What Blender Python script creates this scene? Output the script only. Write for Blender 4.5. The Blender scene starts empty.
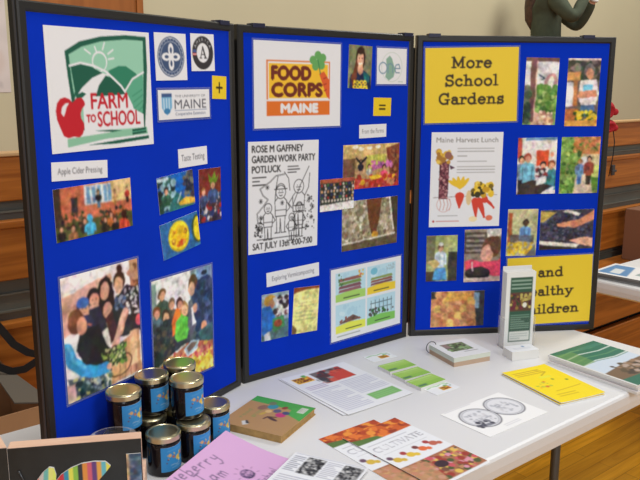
import bpy, bmesh, math, random
import numpy as np
from mathutils import Vector, Matrix

SC = bpy.context.scene
COL = SC.collection
PSI = 0.687835                      # direction of the table, the bleachers and the wall
U = Vector((math.cos(PSI), math.sin(PSI), 0)); N = Vector((-U.y, U.x, 0)); Z = Vector((0, 0, 1))
def W(u, n, z=0.0): return U*u + N*n + Z*z

# ------------------------------------------------------------------ camera, world, lights, exposure
cam_d = bpy.data.cameras.new('camera'); cam = bpy.data.objects.new('camera', cam_d); COL.objects.link(cam)
cam_d.sensor_width = 36.0; cam_d.lens = 756.85/640*36.0; cam_d.clip_start = 0.02; cam_d.clip_end = 60
cam.matrix_world = (Matrix.Translation((0, 0, 1.5116)) @ Matrix.Rotation(math.pi/2-0.2016, 4, 'X')
                    @ Matrix.Rotation(0.0023, 4, 'Z'))
SC.camera = cam
wd = bpy.data.worlds.new('world'); SC.world = wd; wd.use_nodes = True
wd.node_tree.nodes['Background'].inputs[0].default_value = (0.97, 0.99, 1.0, 1)
wd.node_tree.nodes['Background'].inputs[1].default_value = 0.36
def area(name, loc, target, size, power, color):
    d = bpy.data.lights.new(name, 'AREA'); d.shape = 'SQUARE'; d.size = size; d.energy = power; d.color = color
    o = bpy.data.objects.new(name, d); COL.objects.link(o); o.location = loc
    o.rotation_euler = (Vector(target)-Vector(loc)).to_track_quat('-Z', 'Y').to_euler()
area('gym_lamp_key', (3.0, -1.5, 3.9), (0.1, 1.8, 1.0), 1.6, 92, (0.98, 0.99, 1.0))
area('fill_light', (0.9, -3.6, 2.3), (0.2, 2.0, 0.9), 2.2, 52, (0.97, 0.99, 1.0))  # added low frontal fill, brightens the table edge and bleacher fronts
area('gym_lamp_rear', tuple(W(6.6, 1.4, 6.0)), tuple(W(4.0, 4.3, 1.6)), 1.5, 245, (1.0, 0.96, 0.88))
area('gym_lamp_left', tuple(W(0.6, 0.6, 6.0)), tuple(W(1.2, 4.0, 1.2)), 1.5, 115, (1.0, 0.96, 0.88))
vs = SC.view_settings
SC.display_settings.display_device = 'sRGB'
vs.view_transform = 'Standard'; vs.look = 'None'; vs.gamma = 1.0; vs.exposure = -0.2; vs.use_curve_mapping = False

# ------------------------------------------------------------------ helpers
def lin(c):
    c = np.asarray(c, dtype=np.float64)/255.0
    return np.where(c <= 0.04045, c/12.92, ((c+0.055)/1.055)**2.4)
def rgba(c): return tuple(float(x) for x in lin(c)) + (1.0,)
MATS = {}
def mat(name, c, rough=0.5, metal=0.0, spec=0.5, bump=0.0, bscale=200.0, var=0.0, vscale=8.0):
    m = bpy.data.materials.new(name); m.use_nodes = True; nt = m.node_tree; b = nt.nodes['Principled BSDF']
    b.inputs['Base Color'].default_value = rgba(c); b.inputs['Roughness'].default_value = rough
    b.inputs['Metallic'].default_value = metal; b.inputs['Specular IOR Level'].default_value = spec
    tc = nt.nodes.new('ShaderNodeTexCoord')
    if var:
        no = nt.nodes.new('ShaderNodeTexNoise'); no.inputs['Scale'].default_value = vscale; no.inputs['Detail'].default_value = 4
        nt.links.new(tc.outputs['Object'], no.inputs['Vector'])
        r = nt.nodes.new('ShaderNodeValToRGB'); nt.links.new(no.outputs['Fac'], r.inputs[0])
        r.color_ramp.elements[0].position = 0.3; r.color_ramp.elements[1].position = 0.7
        lo = [x*(1-var) for x in c]; hi = [min(255, x*(1+var)) for x in c]
        r.color_ramp.elements[0].color = rgba(lo); r.color_ramp.elements[1].color = rgba(hi)
        nt.links.new(r.outputs[0], b.inputs['Base Color'])
    if bump:
        no = nt.nodes.new('ShaderNodeTexNoise'); no.inputs['Scale'].default_value = bscale
        nt.links.new(tc.outputs['Object'], no.inputs['Vector'])
        bp = nt.nodes.new('ShaderNodeBump'); bp.inputs['Strength'].default_value = bump; bp.inputs['Distance'].default_value = 0.002
        nt.links.new(no.outputs['Fac'], bp.inputs['Height']); nt.links.new(bp.outputs[0], b.inputs['Normal'])
    return m
def wood(name, c1, c2, scale=(1.2, 22, 22), rough=0.35, rot=0.0, planks=None):
    m = bpy.data.materials.new(name); m.use_nodes = True; nt = m.node_tree; b = nt.nodes['Principled BSDF']
    tc = nt.nodes.new('ShaderNodeTexCoord'); mp = nt.nodes.new('ShaderNodeMapping')
    mp.inputs['Scale'].default_value = scale; mp.inputs['Rotation'].default_value = (0, 0, rot)
    nt.links.new(tc.outputs['Object'], mp.inputs[0])
    no = nt.nodes.new('ShaderNodeTexNoise'); no.inputs['Scale'].default_value = 1.0; no.inputs['Detail'].default_value = 5
    no.inputs['Distortion'].default_value = 1.2
    nt.links.new(mp.outputs[0], no.inputs['Vector'])
    r = nt.nodes.new('ShaderNodeValToRGB'); r.color_ramp.elements[0].position = 0.32; r.color_ramp.elements[1].position = 0.68
    r.color_ramp.elements[0].color = rgba(c1); r.color_ramp.elements[1].color = rgba(c2)
    nt.links.new(no.outputs['Fac'], r.inputs[0])
    out = r.outputs[0]
    if planks:                                                    # strip floor: tone per strip and dark joints
        br = nt.nodes.new('ShaderNodeTexBrick'); br.inputs['Scale'].default_value = 1.0
        br.inputs['Brick Width'].default_value = planks[0]; br.inputs['Row Height'].default_value = planks[1]
        br.inputs['Mortar Size'].default_value = 0.0012; br.offset = 0.37
        br.inputs['Color1'].default_value = (1, 1, 1, 1); br.inputs['Color2'].default_value = (0.68, 0.66, 0.6, 1)
        br.inputs['Mortar'].default_value = (0.4, 0.36, 0.3, 1)
        mp2 = nt.nodes.new('ShaderNodeMapping'); mp2.inputs['Rotation'].default_value = (0, 0, rot)
        nt.links.new(tc.outputs['Object'], mp2.inputs[0]); nt.links.new(mp2.outputs[0], br.inputs['Vector'])
        mx = nt.nodes.new('ShaderNodeMixRGB'); mx.blend_type = 'MULTIPLY'; mx.inputs[0].default_value = 1
        nt.links.new(out, mx.inputs[1]); nt.links.new(br.outputs['Color'], mx.inputs[2]); out = mx.outputs[0]
    nt.links.new(out, b.inputs['Base Color']); b.inputs['Roughness'].default_value = rough
    return m
def clear(name, alpha, tint=(255, 255, 255), rough=0.08, k=.75):
    m = bpy.data.materials.new(name); m.use_nodes = True; nt = m.node_tree
    for n_ in list(nt.nodes): nt.nodes.remove(n_)
    o = nt.nodes.new('ShaderNodeOutputMaterial'); t = nt.nodes.new('ShaderNodeBsdfTransparent')
    g = nt.nodes.new('ShaderNodeBsdfPrincipled'); g.inputs['Base Color'].default_value = rgba(tint); g.inputs['Roughness'].default_value = rough
    lw = nt.nodes.new('ShaderNodeLayerWeight'); lw.inputs['Blend'].default_value = 0.35
    ad = nt.nodes.new('ShaderNodeMath'); ad.operation = 'MULTIPLY_ADD'; ad.inputs[1].default_value = k; ad.inputs[2].default_value = alpha
    ad.use_clamp = True
    mx = nt.nodes.new('ShaderNodeMixShader'); nt.links.new(lw.outputs['Fresnel'], ad.inputs[0]); nt.links.new(ad.outputs[0], mx.inputs[0])
    nt.links.new(t.outputs[0], mx.inputs[1]); nt.links.new(g.outputs[0], mx.inputs[2]); nt.links.new(mx.outputs[0], o.inputs[0])
    return m
def printed(name, rough):
    m = bpy.data.materials.new(name); m.use_nodes = True; nt = m.node_tree; b = nt.nodes['Principled BSDF']
    a = nt.nodes.new('ShaderNodeAttribute'); a.attribute_name = 'Ink'
    nt.links.new(a.outputs['Color'], b.inputs['Base Color']); b.inputs['Roughness'].default_value = rough
    b.inputs['Specular IOR Level'].default_value = 0.35
    return m
M = dict(
    print=printed('printed_paper', 0.55), gloss=printed('glossy_print', 0.42),
    paper=mat('paper_edge', (232, 230, 226), 0.7), felt=mat('blue_felt', (7, 51, 190), 0.95, spec=0.08, bump=0.1, bscale=900, var=0.02, vscale=9),
    black=mat('black_frame', (30, 29, 27), 0.42, bump=0.05, bscale=300), clip=mat('navy_plastic', (30, 32, 60), 0.4),
    alu=mat('grey_edge_strip', (85, 86, 92), 0.35, metal=0.4),
    table=mat('white_plastic', (224, 224, 226), 0.42, bump=0.12, bscale=600), steel=mat('grey_steel', (92, 94, 98), 0.35, metal=0.7),
    wall=mat('beige_wall_paint', (200, 192, 160), 0.75, var=0.012, vscale=1.5),
    bench=wood('bleacher_wood', (146, 80, 22), (192, 116, 44), (1.0, 14, 26), 0.38),
    deck=wood('bleacher_top', (190, 150, 100), (210, 170, 120), (1.0, 20, 20), 0.45),
    grey=mat('grey_riser_metal', (104, 102, 92), 0.6, var=0.05, vscale=4), dark=mat('gap_shade', (26, 25, 24), 0.8),
    floor=wood('gym_floor', (206, 144, 18), (236, 172, 40), (3, 40, 1), 0.3, rot=0.0, planks=(0.9, 0.057)),
    door=wood('brown_panel_wood', (150, 88, 34), (178, 108, 46), (9, 9, 1.0), 0.4),
    lid=mat('gold_lid', (212, 202, 162), 0.3, metal=1.0), glass=mat('dark_jam_glass', (18, 12, 16), 0.12, spec=0.4),
    raw=wood('raw_pine', (222, 178, 150), (238, 202, 176), (3, 40, 40), 0.6), bpaint=mat('black_paint', (34, 34, 34), 0.5, var=0.15, vscale=30),
    cup=clear('clear_plastic', 0.0, k=.35), acrylic=clear('clear_acrylic', 0.0, k=.3), sleeve=clear('laminate_film', 0.16, (190, 205, 240), 0.25),
    card=mat('brown_cardboard', (164, 122, 84), 0.85, var=0.06, vscale=6), cardin=mat('grey_cardboard_inside', (108, 100, 88), 0.85),
    strap=mat('black_webbing', (22, 22, 24), 0.7, bump=0.3, bscale=500), red=mat('red_knit', (176, 24, 36), 0.85, bump=0.4, bscale=250),
    skin=mat('skin', (222, 170, 142), 0.55), hair=mat('brown_hair', (74, 52, 40), 0.5, var=0.25, vscale=40),
    sweater=mat('dark_green_knit', (72, 80, 64), 0.9, bump=0.4, bscale=300, var=0.06, vscale=30), denim=mat('dark_denim', (46, 52, 70), 0.85),
    white=mat('white_cuff', (225, 225, 225), 0.8), camera=mat('black_plastic', (28, 28, 30), 0.35), lip=mat('lips', (180, 100, 92), 0.5),
    eye=mat('eye_dark', (50, 36, 28), 0.3), shoe=mat('shoe_black', (32, 30, 30), 0.5),
    grey_edge=mat('grey_page_edge', (120, 120, 120), 0.7), cover=mat('book_board_edge', (178, 140, 84), 0.7, var=0.08, vscale=60), carton=mat('reddish_carton', (134, 92, 66), 0.8),
)
def tag(o, label=None, cat=None, group=None, kind=None):
    if label: o['label'] = label
    if cat: o['category'] = cat
    if group: o['group'] = group
    if kind: o['kind'] = kind
    return o
def empty(name, loc=(0, 0, 0), rz=0.0):
    o = bpy.data.objects.new(name, None); COL.objects.link(o); o.location = loc; o.rotation_euler = (0, 0, rz)
    o.empty_display_size = 0.05; return o
def link(name, me, m, parent=None, smooth=False):
    o = bpy.data.objects.new(name, me); COL.objects.link(o)
    if m and not me.materials: me.materials.append(m)
    if parent: o.parent = parent
    if smooth:
        for p in me.polygons: p.use_smooth = True
    return o
def bm_obj(name, bm, m, parent=None, smooth=False):
    me = bpy.data.meshes.new(name); bmesh.ops.recalc_face_normals(bm, faces=bm.faces[:]); bm.to_mesh(me); bm.free()
    return link(name, me, m, parent, smooth)
def box(bm, x0, x1, y0, y1, z0, z1, bev=0.0, seg=2):
    v = [bm.verts.new((x, y, z)) for x in (x0, x1) for y in (y0, y1) for z in (z0, z1)]
    fs = [bm.faces.new([v[i] for i in q]) for q in ((0, 1, 3, 2), (4, 6, 7, 5), (0, 4, 5, 1), (2, 3, 7, 6), (0, 2, 6, 4), (1, 5, 7, 3))]
    if bev:
        es = list({e for f in fs for e in f.edges})
        bmesh.ops.bevel(bm, geom=es, offset=bev, segments=seg, affect='EDGES', profile=0.5)
def tube(bm, pts, r, seg=10, closed=False):
    pts = [Vector(p) for p in pts]; rings = []; n = len(pts); up0 = None
    for i, p in enumerate(pts):
        a = pts[i-1] if (i > 0 or closed) else p; b = pts[(i+1) % n] if (i < n-1 or closed) else p
        t = (b-a).normalized()
        if up0 is None: up0 = t.orthogonal().normalized()
        up0 = (up0-t*up0.dot(t)).normalized(); s = t.cross(up0)
        rr = r[i] if isinstance(r, (list, tuple)) else r
        rings.append([bm.verts.new(p+(up0*math.cos(k*2*math.pi/seg)+s*math.sin(k*2*math.pi/seg))*rr) for k in range(seg)])
    for i in range(n if closed else n-1):
        A, B = rings[i], rings[(i+1) % n]
        for k in range(seg): bm.faces.new((A[k], A[(k+1) % seg], B[(k+1) % seg], B[k]))
    if not closed: bm.faces.new(rings[0][::-1]); bm.faces.new(rings[-1])
def lathe(bm, prof, seg=36, cap0=True, cap1=True):
    rings = []
    for r, z in prof: rings.append([bm.verts.new((r*math.cos(k*2*math.pi/seg), r*math.sin(k*2*math.pi/seg), z)) for k in range(seg)])
    for A, B in zip(rings, rings[1:]):
        for k in range(seg): bm.faces.new((A[k], A[(k+1) % seg], B[(k+1) % seg], B[k]))
    if cap0: bm.faces.new(rings[0][::-1])
    if cap1: bm.faces.new(rings[-1])

# ------------------------------------------------------------------ ink: a small painter whose result becomes the ink colours of a sheet
_glyph = {}
def text_tris(s):
    if s not in _glyph:
        cu = bpy.data.curves.new('tmp', 'FONT'); cu.body = s; cu.size = 1.0; cu.resolution_u = 3
        o = bpy.data.objects.new('tmp', cu); COL.objects.link(o)
        me = bpy.data.meshes.new_from_object(o.evaluated_get(bpy.context.evaluated_depsgraph_get()))
        me.calc_loop_triangles()
        v = np.array([x.co[:2] for x in me.vertices]).reshape(-1, 2); t = np.array([x.vertices[:] for x in me.loop_triangles])
        _glyph[s] = v[t] if len(t) else np.zeros((0, 3, 2))
        bpy.data.objects.remove(o); bpy.data.curves.remove(cu); bpy.data.meshes.remove(me)
    return _glyph[s]
def arc(cx, cy, rx, ry, a0, a1, n=14):
    return [(cx+rx*math.cos(math.radians(a0+(a1-a0)*i/n)), cy+ry*math.sin(math.radians(a0+(a1-a0)*i/n))) for i in range(n+1)]
class Ink:
    def __init__(s, w, h, bg=(240, 239, 236), den=560, ss=3):
        s.w, s.h = w, h; s.nx = max(10, int(w*den)); s.ny = max(10, int(h*den)); s.ss = ss
        s.Wp, s.Hp = s.nx*ss, s.ny*ss; s.a = w/h
        s.img = np.empty((s.Hp, s.Wp, 3)); s.img[:] = bg
    def _win(s, x0, y0, x1, y1):
        i0, i1 = max(0, int(x0*s.Wp)-1), min(s.Wp, int(x1*s.Wp)+2); j0, j1 = max(0, int(y0*s.Hp)-1), min(s.Hp, int(y1*s.Hp)+2)
        if i1 <= i0 or j1 <= j0: return None
        X = (np.arange(i0, i1)+.5)/s.Wp; Y = (np.arange(j0, j1)+.5)/s.Hp
        return (slice(j0, j1), slice(i0, i1)), X[None, :], Y[:, None]
    def _put(s, sl, m, c, al=1.0):
        v = s.img[sl]; v[m] = v[m]*(1-al)+np.array(c, float)*al
    def rect(s, x0, y0, x1, y1, c, al=1.0): s.poly([(x0, y0), (x1, y0), (x1, y1), (x0, y1)], c, al); return s
    def ell(s, cx, cy, rx, ry=None, c=(0, 0, 0), rot=0, al=1.0, ring=None):
        if ry is None: ry = rx; rx = rx/s.a                       # round: radius in units of height
        R = max(rx, ry*1.0/s.a if rot else rx, rx); Ry = max(ry, rx*s.a if rot else ry)
        w = s._win(cx-R*1.05, cy-Ry*1.05, cx+R*1.05, cy+Ry*1.05)
        if not w: return s
        sl, X, Y = w; dx = (X-cx)*s.a; dy = Y-cy; t = math.radians(rot)
        a = dx*math.cos(t)+dy*math.sin(t); b = -dx*math.sin(t)+dy*math.cos(t)
        q = (a/(rx*s.a))**2+(b/ry)**2
        m = q <= 1
        if ring: m &= q >= (1-ring)**2
        s._put(sl, m, c, al); return s
    def poly(s, P, c, al=1.0):
        P = np.array(P, float); w = s._win(P[:, 0].min(), P[:, 1].min(), P[:, 0].max(), P[:, 1].max())
        if not w: return s
        sl, X, Y = w; ins = np.zeros((Y.shape[0], X.shape[1]), bool)
        for (xa, ya), (xb, yb) in zip(P, np.roll(P, -1, 0)):
            if ya == yb: continue
            ins ^= ((Y >= ya) != (Y >= yb)) & (X < (xb-xa)*(Y-ya)/(yb-ya)+xa)
        s._put(sl, ins, c, al); return s
    def line(s, P, wd, c, al=1.0):                                # width in units of height
        h = wd/2
        for (xa, ya), (xb, yb) in zip(P, P[1:]):
            w = s._win(min(xa, xb)-h/s.a, min(ya, yb)-h, max(xa, xb)+h/s.a, max(ya, yb)+h)
            if not w: continue
            sl, X, Y = w; ax, bx = xa*s.a, xb*s.a; px = X*s.a; dx, dy = bx-ax, yb-ya; L = dx*dx+dy*dy+1e-12
            t = np.clip(((px-ax)*dx+(Y-ya)*dy)/L, 0, 1)
            s._put(sl, (px-ax-t*dx)**2+(Y-ya-t*dy)**2 <= h*h, c, al)
        return s
    def blobs(s, n, x0, y0, x1, y1, r, cols, seed=1, al=1.0, asp=1.0):
        R = random.Random(seed)
        for _ in range(n):
            q = r*R.uniform(.5, 1.3)
            s.ell(R.uniform(x0, x1), R.uniform(y0, y1), q*asp/s.a, q, R.choice(cols), R.uniform(-40, 40), al)
        return s
    def text(s, t, x, y, hh, c, width=None, al='l', bold=0.0, rot=0.0):   # y baseline, hh cap height, width total, all normalised
        T = text_tris(t)
        if not len(T): return s
        T = T.copy(); T[..., 0] -= T[..., 0].min(); wd = T[..., 0].max(); k = hh/0.73
        kx = (width/wd) if width else k/s.a
        T[..., 0] *= kx; T[..., 1] *= -k
        wid = wd*kx; T[..., 0] -= {'l': 0, 'c': wid/2, 'r': wid}[al]
        if rot:
            q = math.radians(rot); a, b = T[..., 0]*s.a, T[..., 1].copy()
            T[..., 0] = (a*math.cos(q)+b*math.sin(q))/s.a; T[..., 1] = -a*math.sin(q)+b*math.cos(q)
        T += np.array([x, y])
        for off in ([(0, 0)] if not bold else [(-bold/s.a, 0), (bold/s.a, 0), (0, bold), (0, -bold), (0, 0)]):
            for tr in T+np.array(off):
                w = s._win(tr[:, 0].min(), tr[:, 1].min(), tr[:, 0].max(), tr[:, 1].max())
                if not w: continue
                sl, X, Y = w; (ax, ay), (bx, by), (cx, cy) = tr
                d1 = (X-bx)*(ay-by)-(ax-bx)*(Y-by); d2 = (X-cx)*(by-cy)-(bx-cx)*(Y-cy); d3 = (X-ax)*(cy-ay)-(cx-ax)*(Y-ay)
                s._put(sl, ((d1 >= 0) & (d2 >= 0) & (d3 >= 0)) | ((d1 <= 0) & (d2 <= 0) & (d3 <= 0)), c)
        return s
    def greek(s, x0, y0, x1, y1, n, c, seed=3, wd=None):           # lines of print too small to read
        R = random.Random(seed); st = (y1-y0)/max(1, n)
        for i in range(n):
            y = y0+(i+.5)*st; x = x0; e = x1 if R.random() < .75 else x0+(x1-x0)*R.uniform(.5, .9)
            while x < e:
                q = min(e, x+R.uniform(.04, .11)*(x1-x0)); s.line([(x, y), (q, y)], wd or st*.38, c, .8); x = q+.018*(x1-x0)
        return s
    def head(s, x, y, k, hair=(60, 42, 32), skin=(214, 160, 132), turn=0.0):    # turn: -1 looks left, 1 looks right
        s.ell(x, y-.1*k, .92*k/s.a, 1.05*k, hair); s.ell(x+.25*turn*k/s.a, y+.28*k, .68*k/s.a, .82*k, skin)
        s.ell(x+(.25*turn-.25)*k/s.a, y+.2*k, .1*k/s.a, .09*k, [q*.45 for q in skin], 0, .7); s.ell(x+(.25*turn+.25)*k/s.a, y+.2*k, .1*k/s.a, .09*k, [q*.45 for q in skin], 0, .7)
        s.ell(x+.25*turn*k/s.a, y+.68*k, .2*k/s.a, .07*k, [q*.7 for q in skin]); return s
    def fig(s, x, y, k, shirt, hair=(60, 42, 32), skin=(214, 160, 132), legs=None, bh=3.2, turn=0.3):   # a standing figure, head radius k
        dk = [q*.62 for q in shirt]; lt = [min(255, q*1.22+8) for q in shirt]
        if legs:
            s.poly([(x-1.1*k/s.a, y+k*bh), (x+1.1*k/s.a, y+k*bh), (x+.8*k/s.a, y+k*(bh+4)), (x-.8*k/s.a, y+k*(bh+4))], legs); s.line([(x, y+k*(bh+1.4)), (x, y+k*(bh+4))], .25*k, [q*.5 for q in legs])
        s.poly([(x-.3*k/s.a, y+.7*k), (x+.3*k/s.a, y+.7*k), (x+.7*k/s.a, y+1.15*k), (x+1.4*k/s.a, y+1.45*k), (x+1.75*k/s.a, y+1.9*k), (x+1.9*k/s.a, y+k*(bh+.3)), (x+1.1*k/s.a, y+k*(bh+.2)), (x+1.2*k/s.a, y+k*(bh+1)),
                (x-1.2*k/s.a, y+k*(bh+1)), (x-1.1*k/s.a, y+k*(bh+.2)), (x-1.9*k/s.a, y+k*(bh+.3)), (x-1.75*k/s.a, y+1.9*k), (x-1.4*k/s.a, y+1.45*k), (x-.7*k/s.a, y+1.15*k)], shirt)
        s.line([(x-1.15*k/s.a, y+2.2*k), (x-1.05*k/s.a, y+k*bh)], .2*k, dk); s.line([(x+1.15*k/s.a, y+2.2*k), (x+1.05*k/s.a, y+k*bh)], .2*k, dk)
        s.ell(x+.55*k/s.a, y+2.2*k, .5*k/s.a, 1.0*k, lt, 0, .5); s.ell(x-.4*k/s.a, y+3*k, .5*k/s.a, .9*k, dk, 0, .4)
        s.ell(x, y+.9*k, .3*k/s.a, .35*k, skin); return s.head(x, y, k, hair, skin, turn)
    def grain(s, amt=6, seed=5):
        R = np.random.RandomState(seed); g = R.normal(0, amt, (s.ny, s.nx, 1)); s.img += np.repeat(np.repeat(g, s.ss, 0), s.ss, 1); return s
    def field(s, cells, seed, ch=1):
        R = np.random.RandomState(seed); cx, cy = max(2, int(cells*s.a)), cells; g = R.normal(0, 1, (cy+2, cx+2, ch))
        y = np.linspace(0, cy, s.Hp); x = np.linspace(0, cx, s.Wp); iy = y.astype(int); ix = x.astype(int)
        fy = (y-iy)[:, None, None]; fx = (x-ix)[None, :, None]; fy = fy*fy*(3-2*fy); fx = fx*fx*(3-2*fx)
        A = g[iy][:, ix]; B = g[iy][:, ix+1]; C = g[iy+1][:, ix]; D = g[iy+1][:, ix+1]
        return (A*(1-fx)+B*fx)*(1-fy)+(C*(1-fx)+D*fx)*fy
    def photo(s, seed=1, warp=.007):
        '''what a lens does to the painted scene: irregular outlines, mottling, soft focus'''
        w = s.field(7, seed, 2)*warp*.7+s.field(18, seed+1, 2)*warp*.5+s.field(40, seed+6, 2)*warp*.3
        J = np.clip((np.arange(s.Hp)[:, None]+w[..., 0]*s.Hp).astype(int), 0, s.Hp-1); I = np.clip((np.arange(s.Wp)[None, :]+w[..., 1]*s.Hp).astype(int), 0, s.Wp-1)
        s.img = s.img[J, I]
        s.img *= 1+s.field(6, seed+2)*.06+s.field(16, seed+3)*.07+s.field(34, seed+4)*.05+s.field(60, seed+9)*.05
        s.img += s.field(14, seed+5, 3)*5+s.field(30, seed+7, 3)*4
        s.img = 118+(s.img-118)*1.08
        r = s.ss
        for ax in (0, 1):
            pd = [(0, 0)]*3; pd[ax] = (r, r); q = np.pad(s.img, pd, 'edge'); n = s.img.shape[ax]
            s.img = sum(np.take(q, range(k, k+n), ax) for k in range(0, 2*r+1))/(2*r+1)
        return s
    def down(s):
        return np.clip(s.img, 0, 255).reshape(s.ny, s.ss, s.nx, s.ss, 3).mean((1, 3))
# slab-serif letters drawn as strokes (x-height .68, cap height 1)
def slab(ch):
    S = lambda x0, x1, y: ('s', [(x0, y), (x1, y)])
    P = lambda *p: ('p', list(p))
    o = lambda: ('p', arc(.42, .33, .31, .29, 0, 360, 24))
    G = {
     'M': ([P((.2, .06), (.2, .94)), P((1.0, .06), (1.0, .94)), P((.2, .92), (.6, .2), (1.0, .92)), S(.02, .4, .06), S(.8, 1.2, .06), S(.02, .24, .94), S(.96, 1.2, .94)], 1.3),
     'o': ([o()], .9), 'i': ([P((.22, .06), (.22, .6)), S(.02, .44, .06), S(.02, .24, .62), ('d', [(.22, .9)])], .5),
     'r': ([P((.22, .06), (.22, .6)), S(.02, .46, .06), S(.02, .24, .62), ('p', [(.24, .38), (.32, .54), (.46, .6), (.58, .56)]), ('d', [(.57, .52)])], .7),
     'e': ([P((.13, .36), (.7, .36)), ('p', arc(.42, .33, .3, .29, 5, 320, 22))], .86),
     'c': ([('p', arc(.42, .33, .3, .29, 45, 320, 20)), ('d', [(.62, .52)])], .82),
     'S': ([('p', arc(.42, .72, .29, .22, 30, 250, 14)+arc(.44, .28, .31, .23, 100, -150, 16)), P((.7, .74), (.7, .98)), P((.12, .02), (.12, .28))], .9),
     'C': ([('p', arc(.55, .5, .43, .45, 40, 322, 22)), P((.92, .68), (.92, .98))], 1.08),
     'G': ([('p', arc(.55, .5, .43, .45, 42, 300, 22)), P((.9, .7), (.9, .98)), P((.86, .06), (.86, .42)), S(.62, 1.06, .43)], 1.15),
     'h': ([P((.22, .06), (.22, .96)), S(.02, .42, .06), S(.02, .24, .95), ('p', [(.24, .42), (.34, .56), (.5, .61), (.64, .54), (.68, .4), (.68, .06)]), S(.52, .88, .06)], .95),
     'n': ([P((.22, .06), (.22, .6)), S(.02, .42, .06), S(.02, .24, .62), ('p', [(.24, .42), (.34, .56), (.5, .61), (.64, .54), (.68, .4), (.68, .06)]), S(.52, .88, .06)], .95),
     'l': ([P((.22, .06), (.22, .96)), S(.02, .44, .06), S(.02, .24, .95)], .5),
     'a': ([('p', [(.16, .54), (.26, .62), (.42, .62), (.55, .56), (.58, .44), (.58, .1), (.66, .05), (.76, .06)]), ('p', arc(.36, .22, .24, .17, 60, 330, 14)), P((.4, .38), (.58, .38))], .82),
     'd': ([o(), P((.68, .06), (.68, .96)), S(.5, .7, .95), S(.66, .88, .06)], .95),
     's': ([('p', arc(.34, .47, .21, .14, 30, 250, 10)+arc(.36, .19, .23, .15, 100, -150, 12)), P((.56, .5), (.56, .66)), P((.12, .02), (.12, .18))], .72),
     't': ([P((.26, .9), (.26, .16)), ('p', [(.26, .2), (.32, .07), (.44, .05), (.54, .12)]), S(.04, .52, .62)], .62),
     'H': ([P((.22, .06), (.22, .94)), P((.9, .06), (.9, .94)), P((.22, .5), (.9, .5)), S(.02, .42, .06), S(.7, 1.1, .06), S(.02, .42, .94), S(.7, 1.1, .94)], 1.2),
     'y': ([P((.14, .62), (.44, .08)), ('p', [(.74, .62), (.42, .02), (.3, -.2), (.12, -.22)]), S(.0, .34, .63), S(.56, .9, .63)], .92),
     ' ': ([], .45)}
    return G[ch]
def slab_text(ink, t, cx, y, hh, c):
    tot = sum(slab(ch)[1] for ch in t); kx = hh/ink.a; x = cx-tot*kx/2
    for ch in t:
        st, adv = slab(ch)
        for kd, P in st:
            Q = [(x+px*kx, y-py*hh) for px, py in P]
            if kd == 'd': ink.ell(Q[0][0], Q[0][1], .125*hh, None, c)
            else: ink.line(Q, (.19 if kd == 'p' else .12)*hh, c)
        x += adv*kx
def sheet(name, ink, f, thick=0.0006, m='print', parent=None, edge='paper'):
    """a sheet whose top carries the ink: f(a, b) gives the point at a (left to right) and b (top to bottom)"""
    nx, ny = ink.nx, ink.ny; col = lin(ink.down())
    ccol = np.empty((ny+1, nx+1, 3)); pad = np.pad(col, ((1, 1), (1, 1), (0, 0)), 'edge')
    ccol = (pad[:-1, :-1]+pad[1:, :-1]+pad[:-1, 1:]+pad[1:, 1:])/4
    P = np.array([[f(i/nx, j/ny) for i in range(nx+1)] for j in range(ny+1)], float)
    du = np.gradient(P, axis=1); dv = np.gradient(P, axis=0); nr = np.cross(dv, du); nr /= np.linalg.norm(nr, axis=2, keepdims=True)
    top = P+nr*thick; n1 = (nx+1)*(ny+1)
    idx = np.arange(n1).reshape(ny+1, nx+1)
    loop = list(idx[0, :-1])+list(idx[:-1, -1])+list(idx[-1, :0:-1])+list(idx[:0:-1, 0])
    bot = P.reshape(-1, 3)
    faces = np.stack([idx[:-1, :-1], idx[1:, :-1], idx[1:, 1:], idx[:-1, 1:]], -1).reshape(-1, 4).tolist()
    nt = len(faces); L = len(loop)
    for k in range(L): a_, b_ = int(loop[k]), int(loop[(k+1) % L]); faces.append([a_, b_, n1+b_, n1+a_])
    faces += [[n1+q for q in fc[::-1]] for fc in faces[:nt]]
    me = bpy.data.meshes.new(name); me.from_pydata(np.concatenate([top.reshape(-1, 3), bot]).tolist(), [], faces)
    ca = me.color_attributes.new('Ink', 'FLOAT_COLOR', 'POINT')
    full = np.ones((2*n1, 4), np.float32)*0.8; full[:n1, :3] = ccol.reshape(-1, 3); ca.data.foreach_set('color', full.ravel())
    me.materials.append(M[m]); me.materials.append(M[edge])
    mi = np.zeros(len(faces), np.int32); mi[nt:] = 1; me.polygons.foreach_set('material_index', mi)
    o = bpy.data.objects.new(name, me); COL.objects.link(o)
    if parent: o.parent = parent
    return o

# ------------------------------------------------------------------ the setting
def struct(name, bm, m, loc=(0, 0, 0), rz=PSI):
    o = bm_obj(name, bm, m); o.location = loc; o.rotation_euler = (0, 0, rz); o['kind'] = 'structure'; return o
bm = bmesh.new(); box(bm, -6, 14, -7, 4.36, -0.05, 0.0); struct('floor', bm, M['floor'])
bm = bmesh.new(); box(bm, -6, 14, 4.36, 4.5, -0.05, 7.0); struct('wall_back', bm, M['wall'])
bm = bmesh.new(); box(bm, -6, 14, 2.80, 4.358, 0.0, 0.92); struct('floor_stage', bm, M['bench'])
bm = bmesh.new(); box(bm, -0.32, 0.32, -0.02, 0, 0, 2.1, 0.004); dr = struct('door_1', bm, M['door'], W(1.82, 4.358, 0.921))
bm = bmesh.new()
for x0, x1, z0, z1 in ((-0.36, -0.32, 0, 2.14), (0.32, 0.36, 0, 2.14), (-0.32, 0.32, 2.1, 2.14)): box(bm, x0, x1, -0.03, 0, z0, z1)
fr = bm_obj('door_frame', bm, M['door'], dr)
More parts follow.
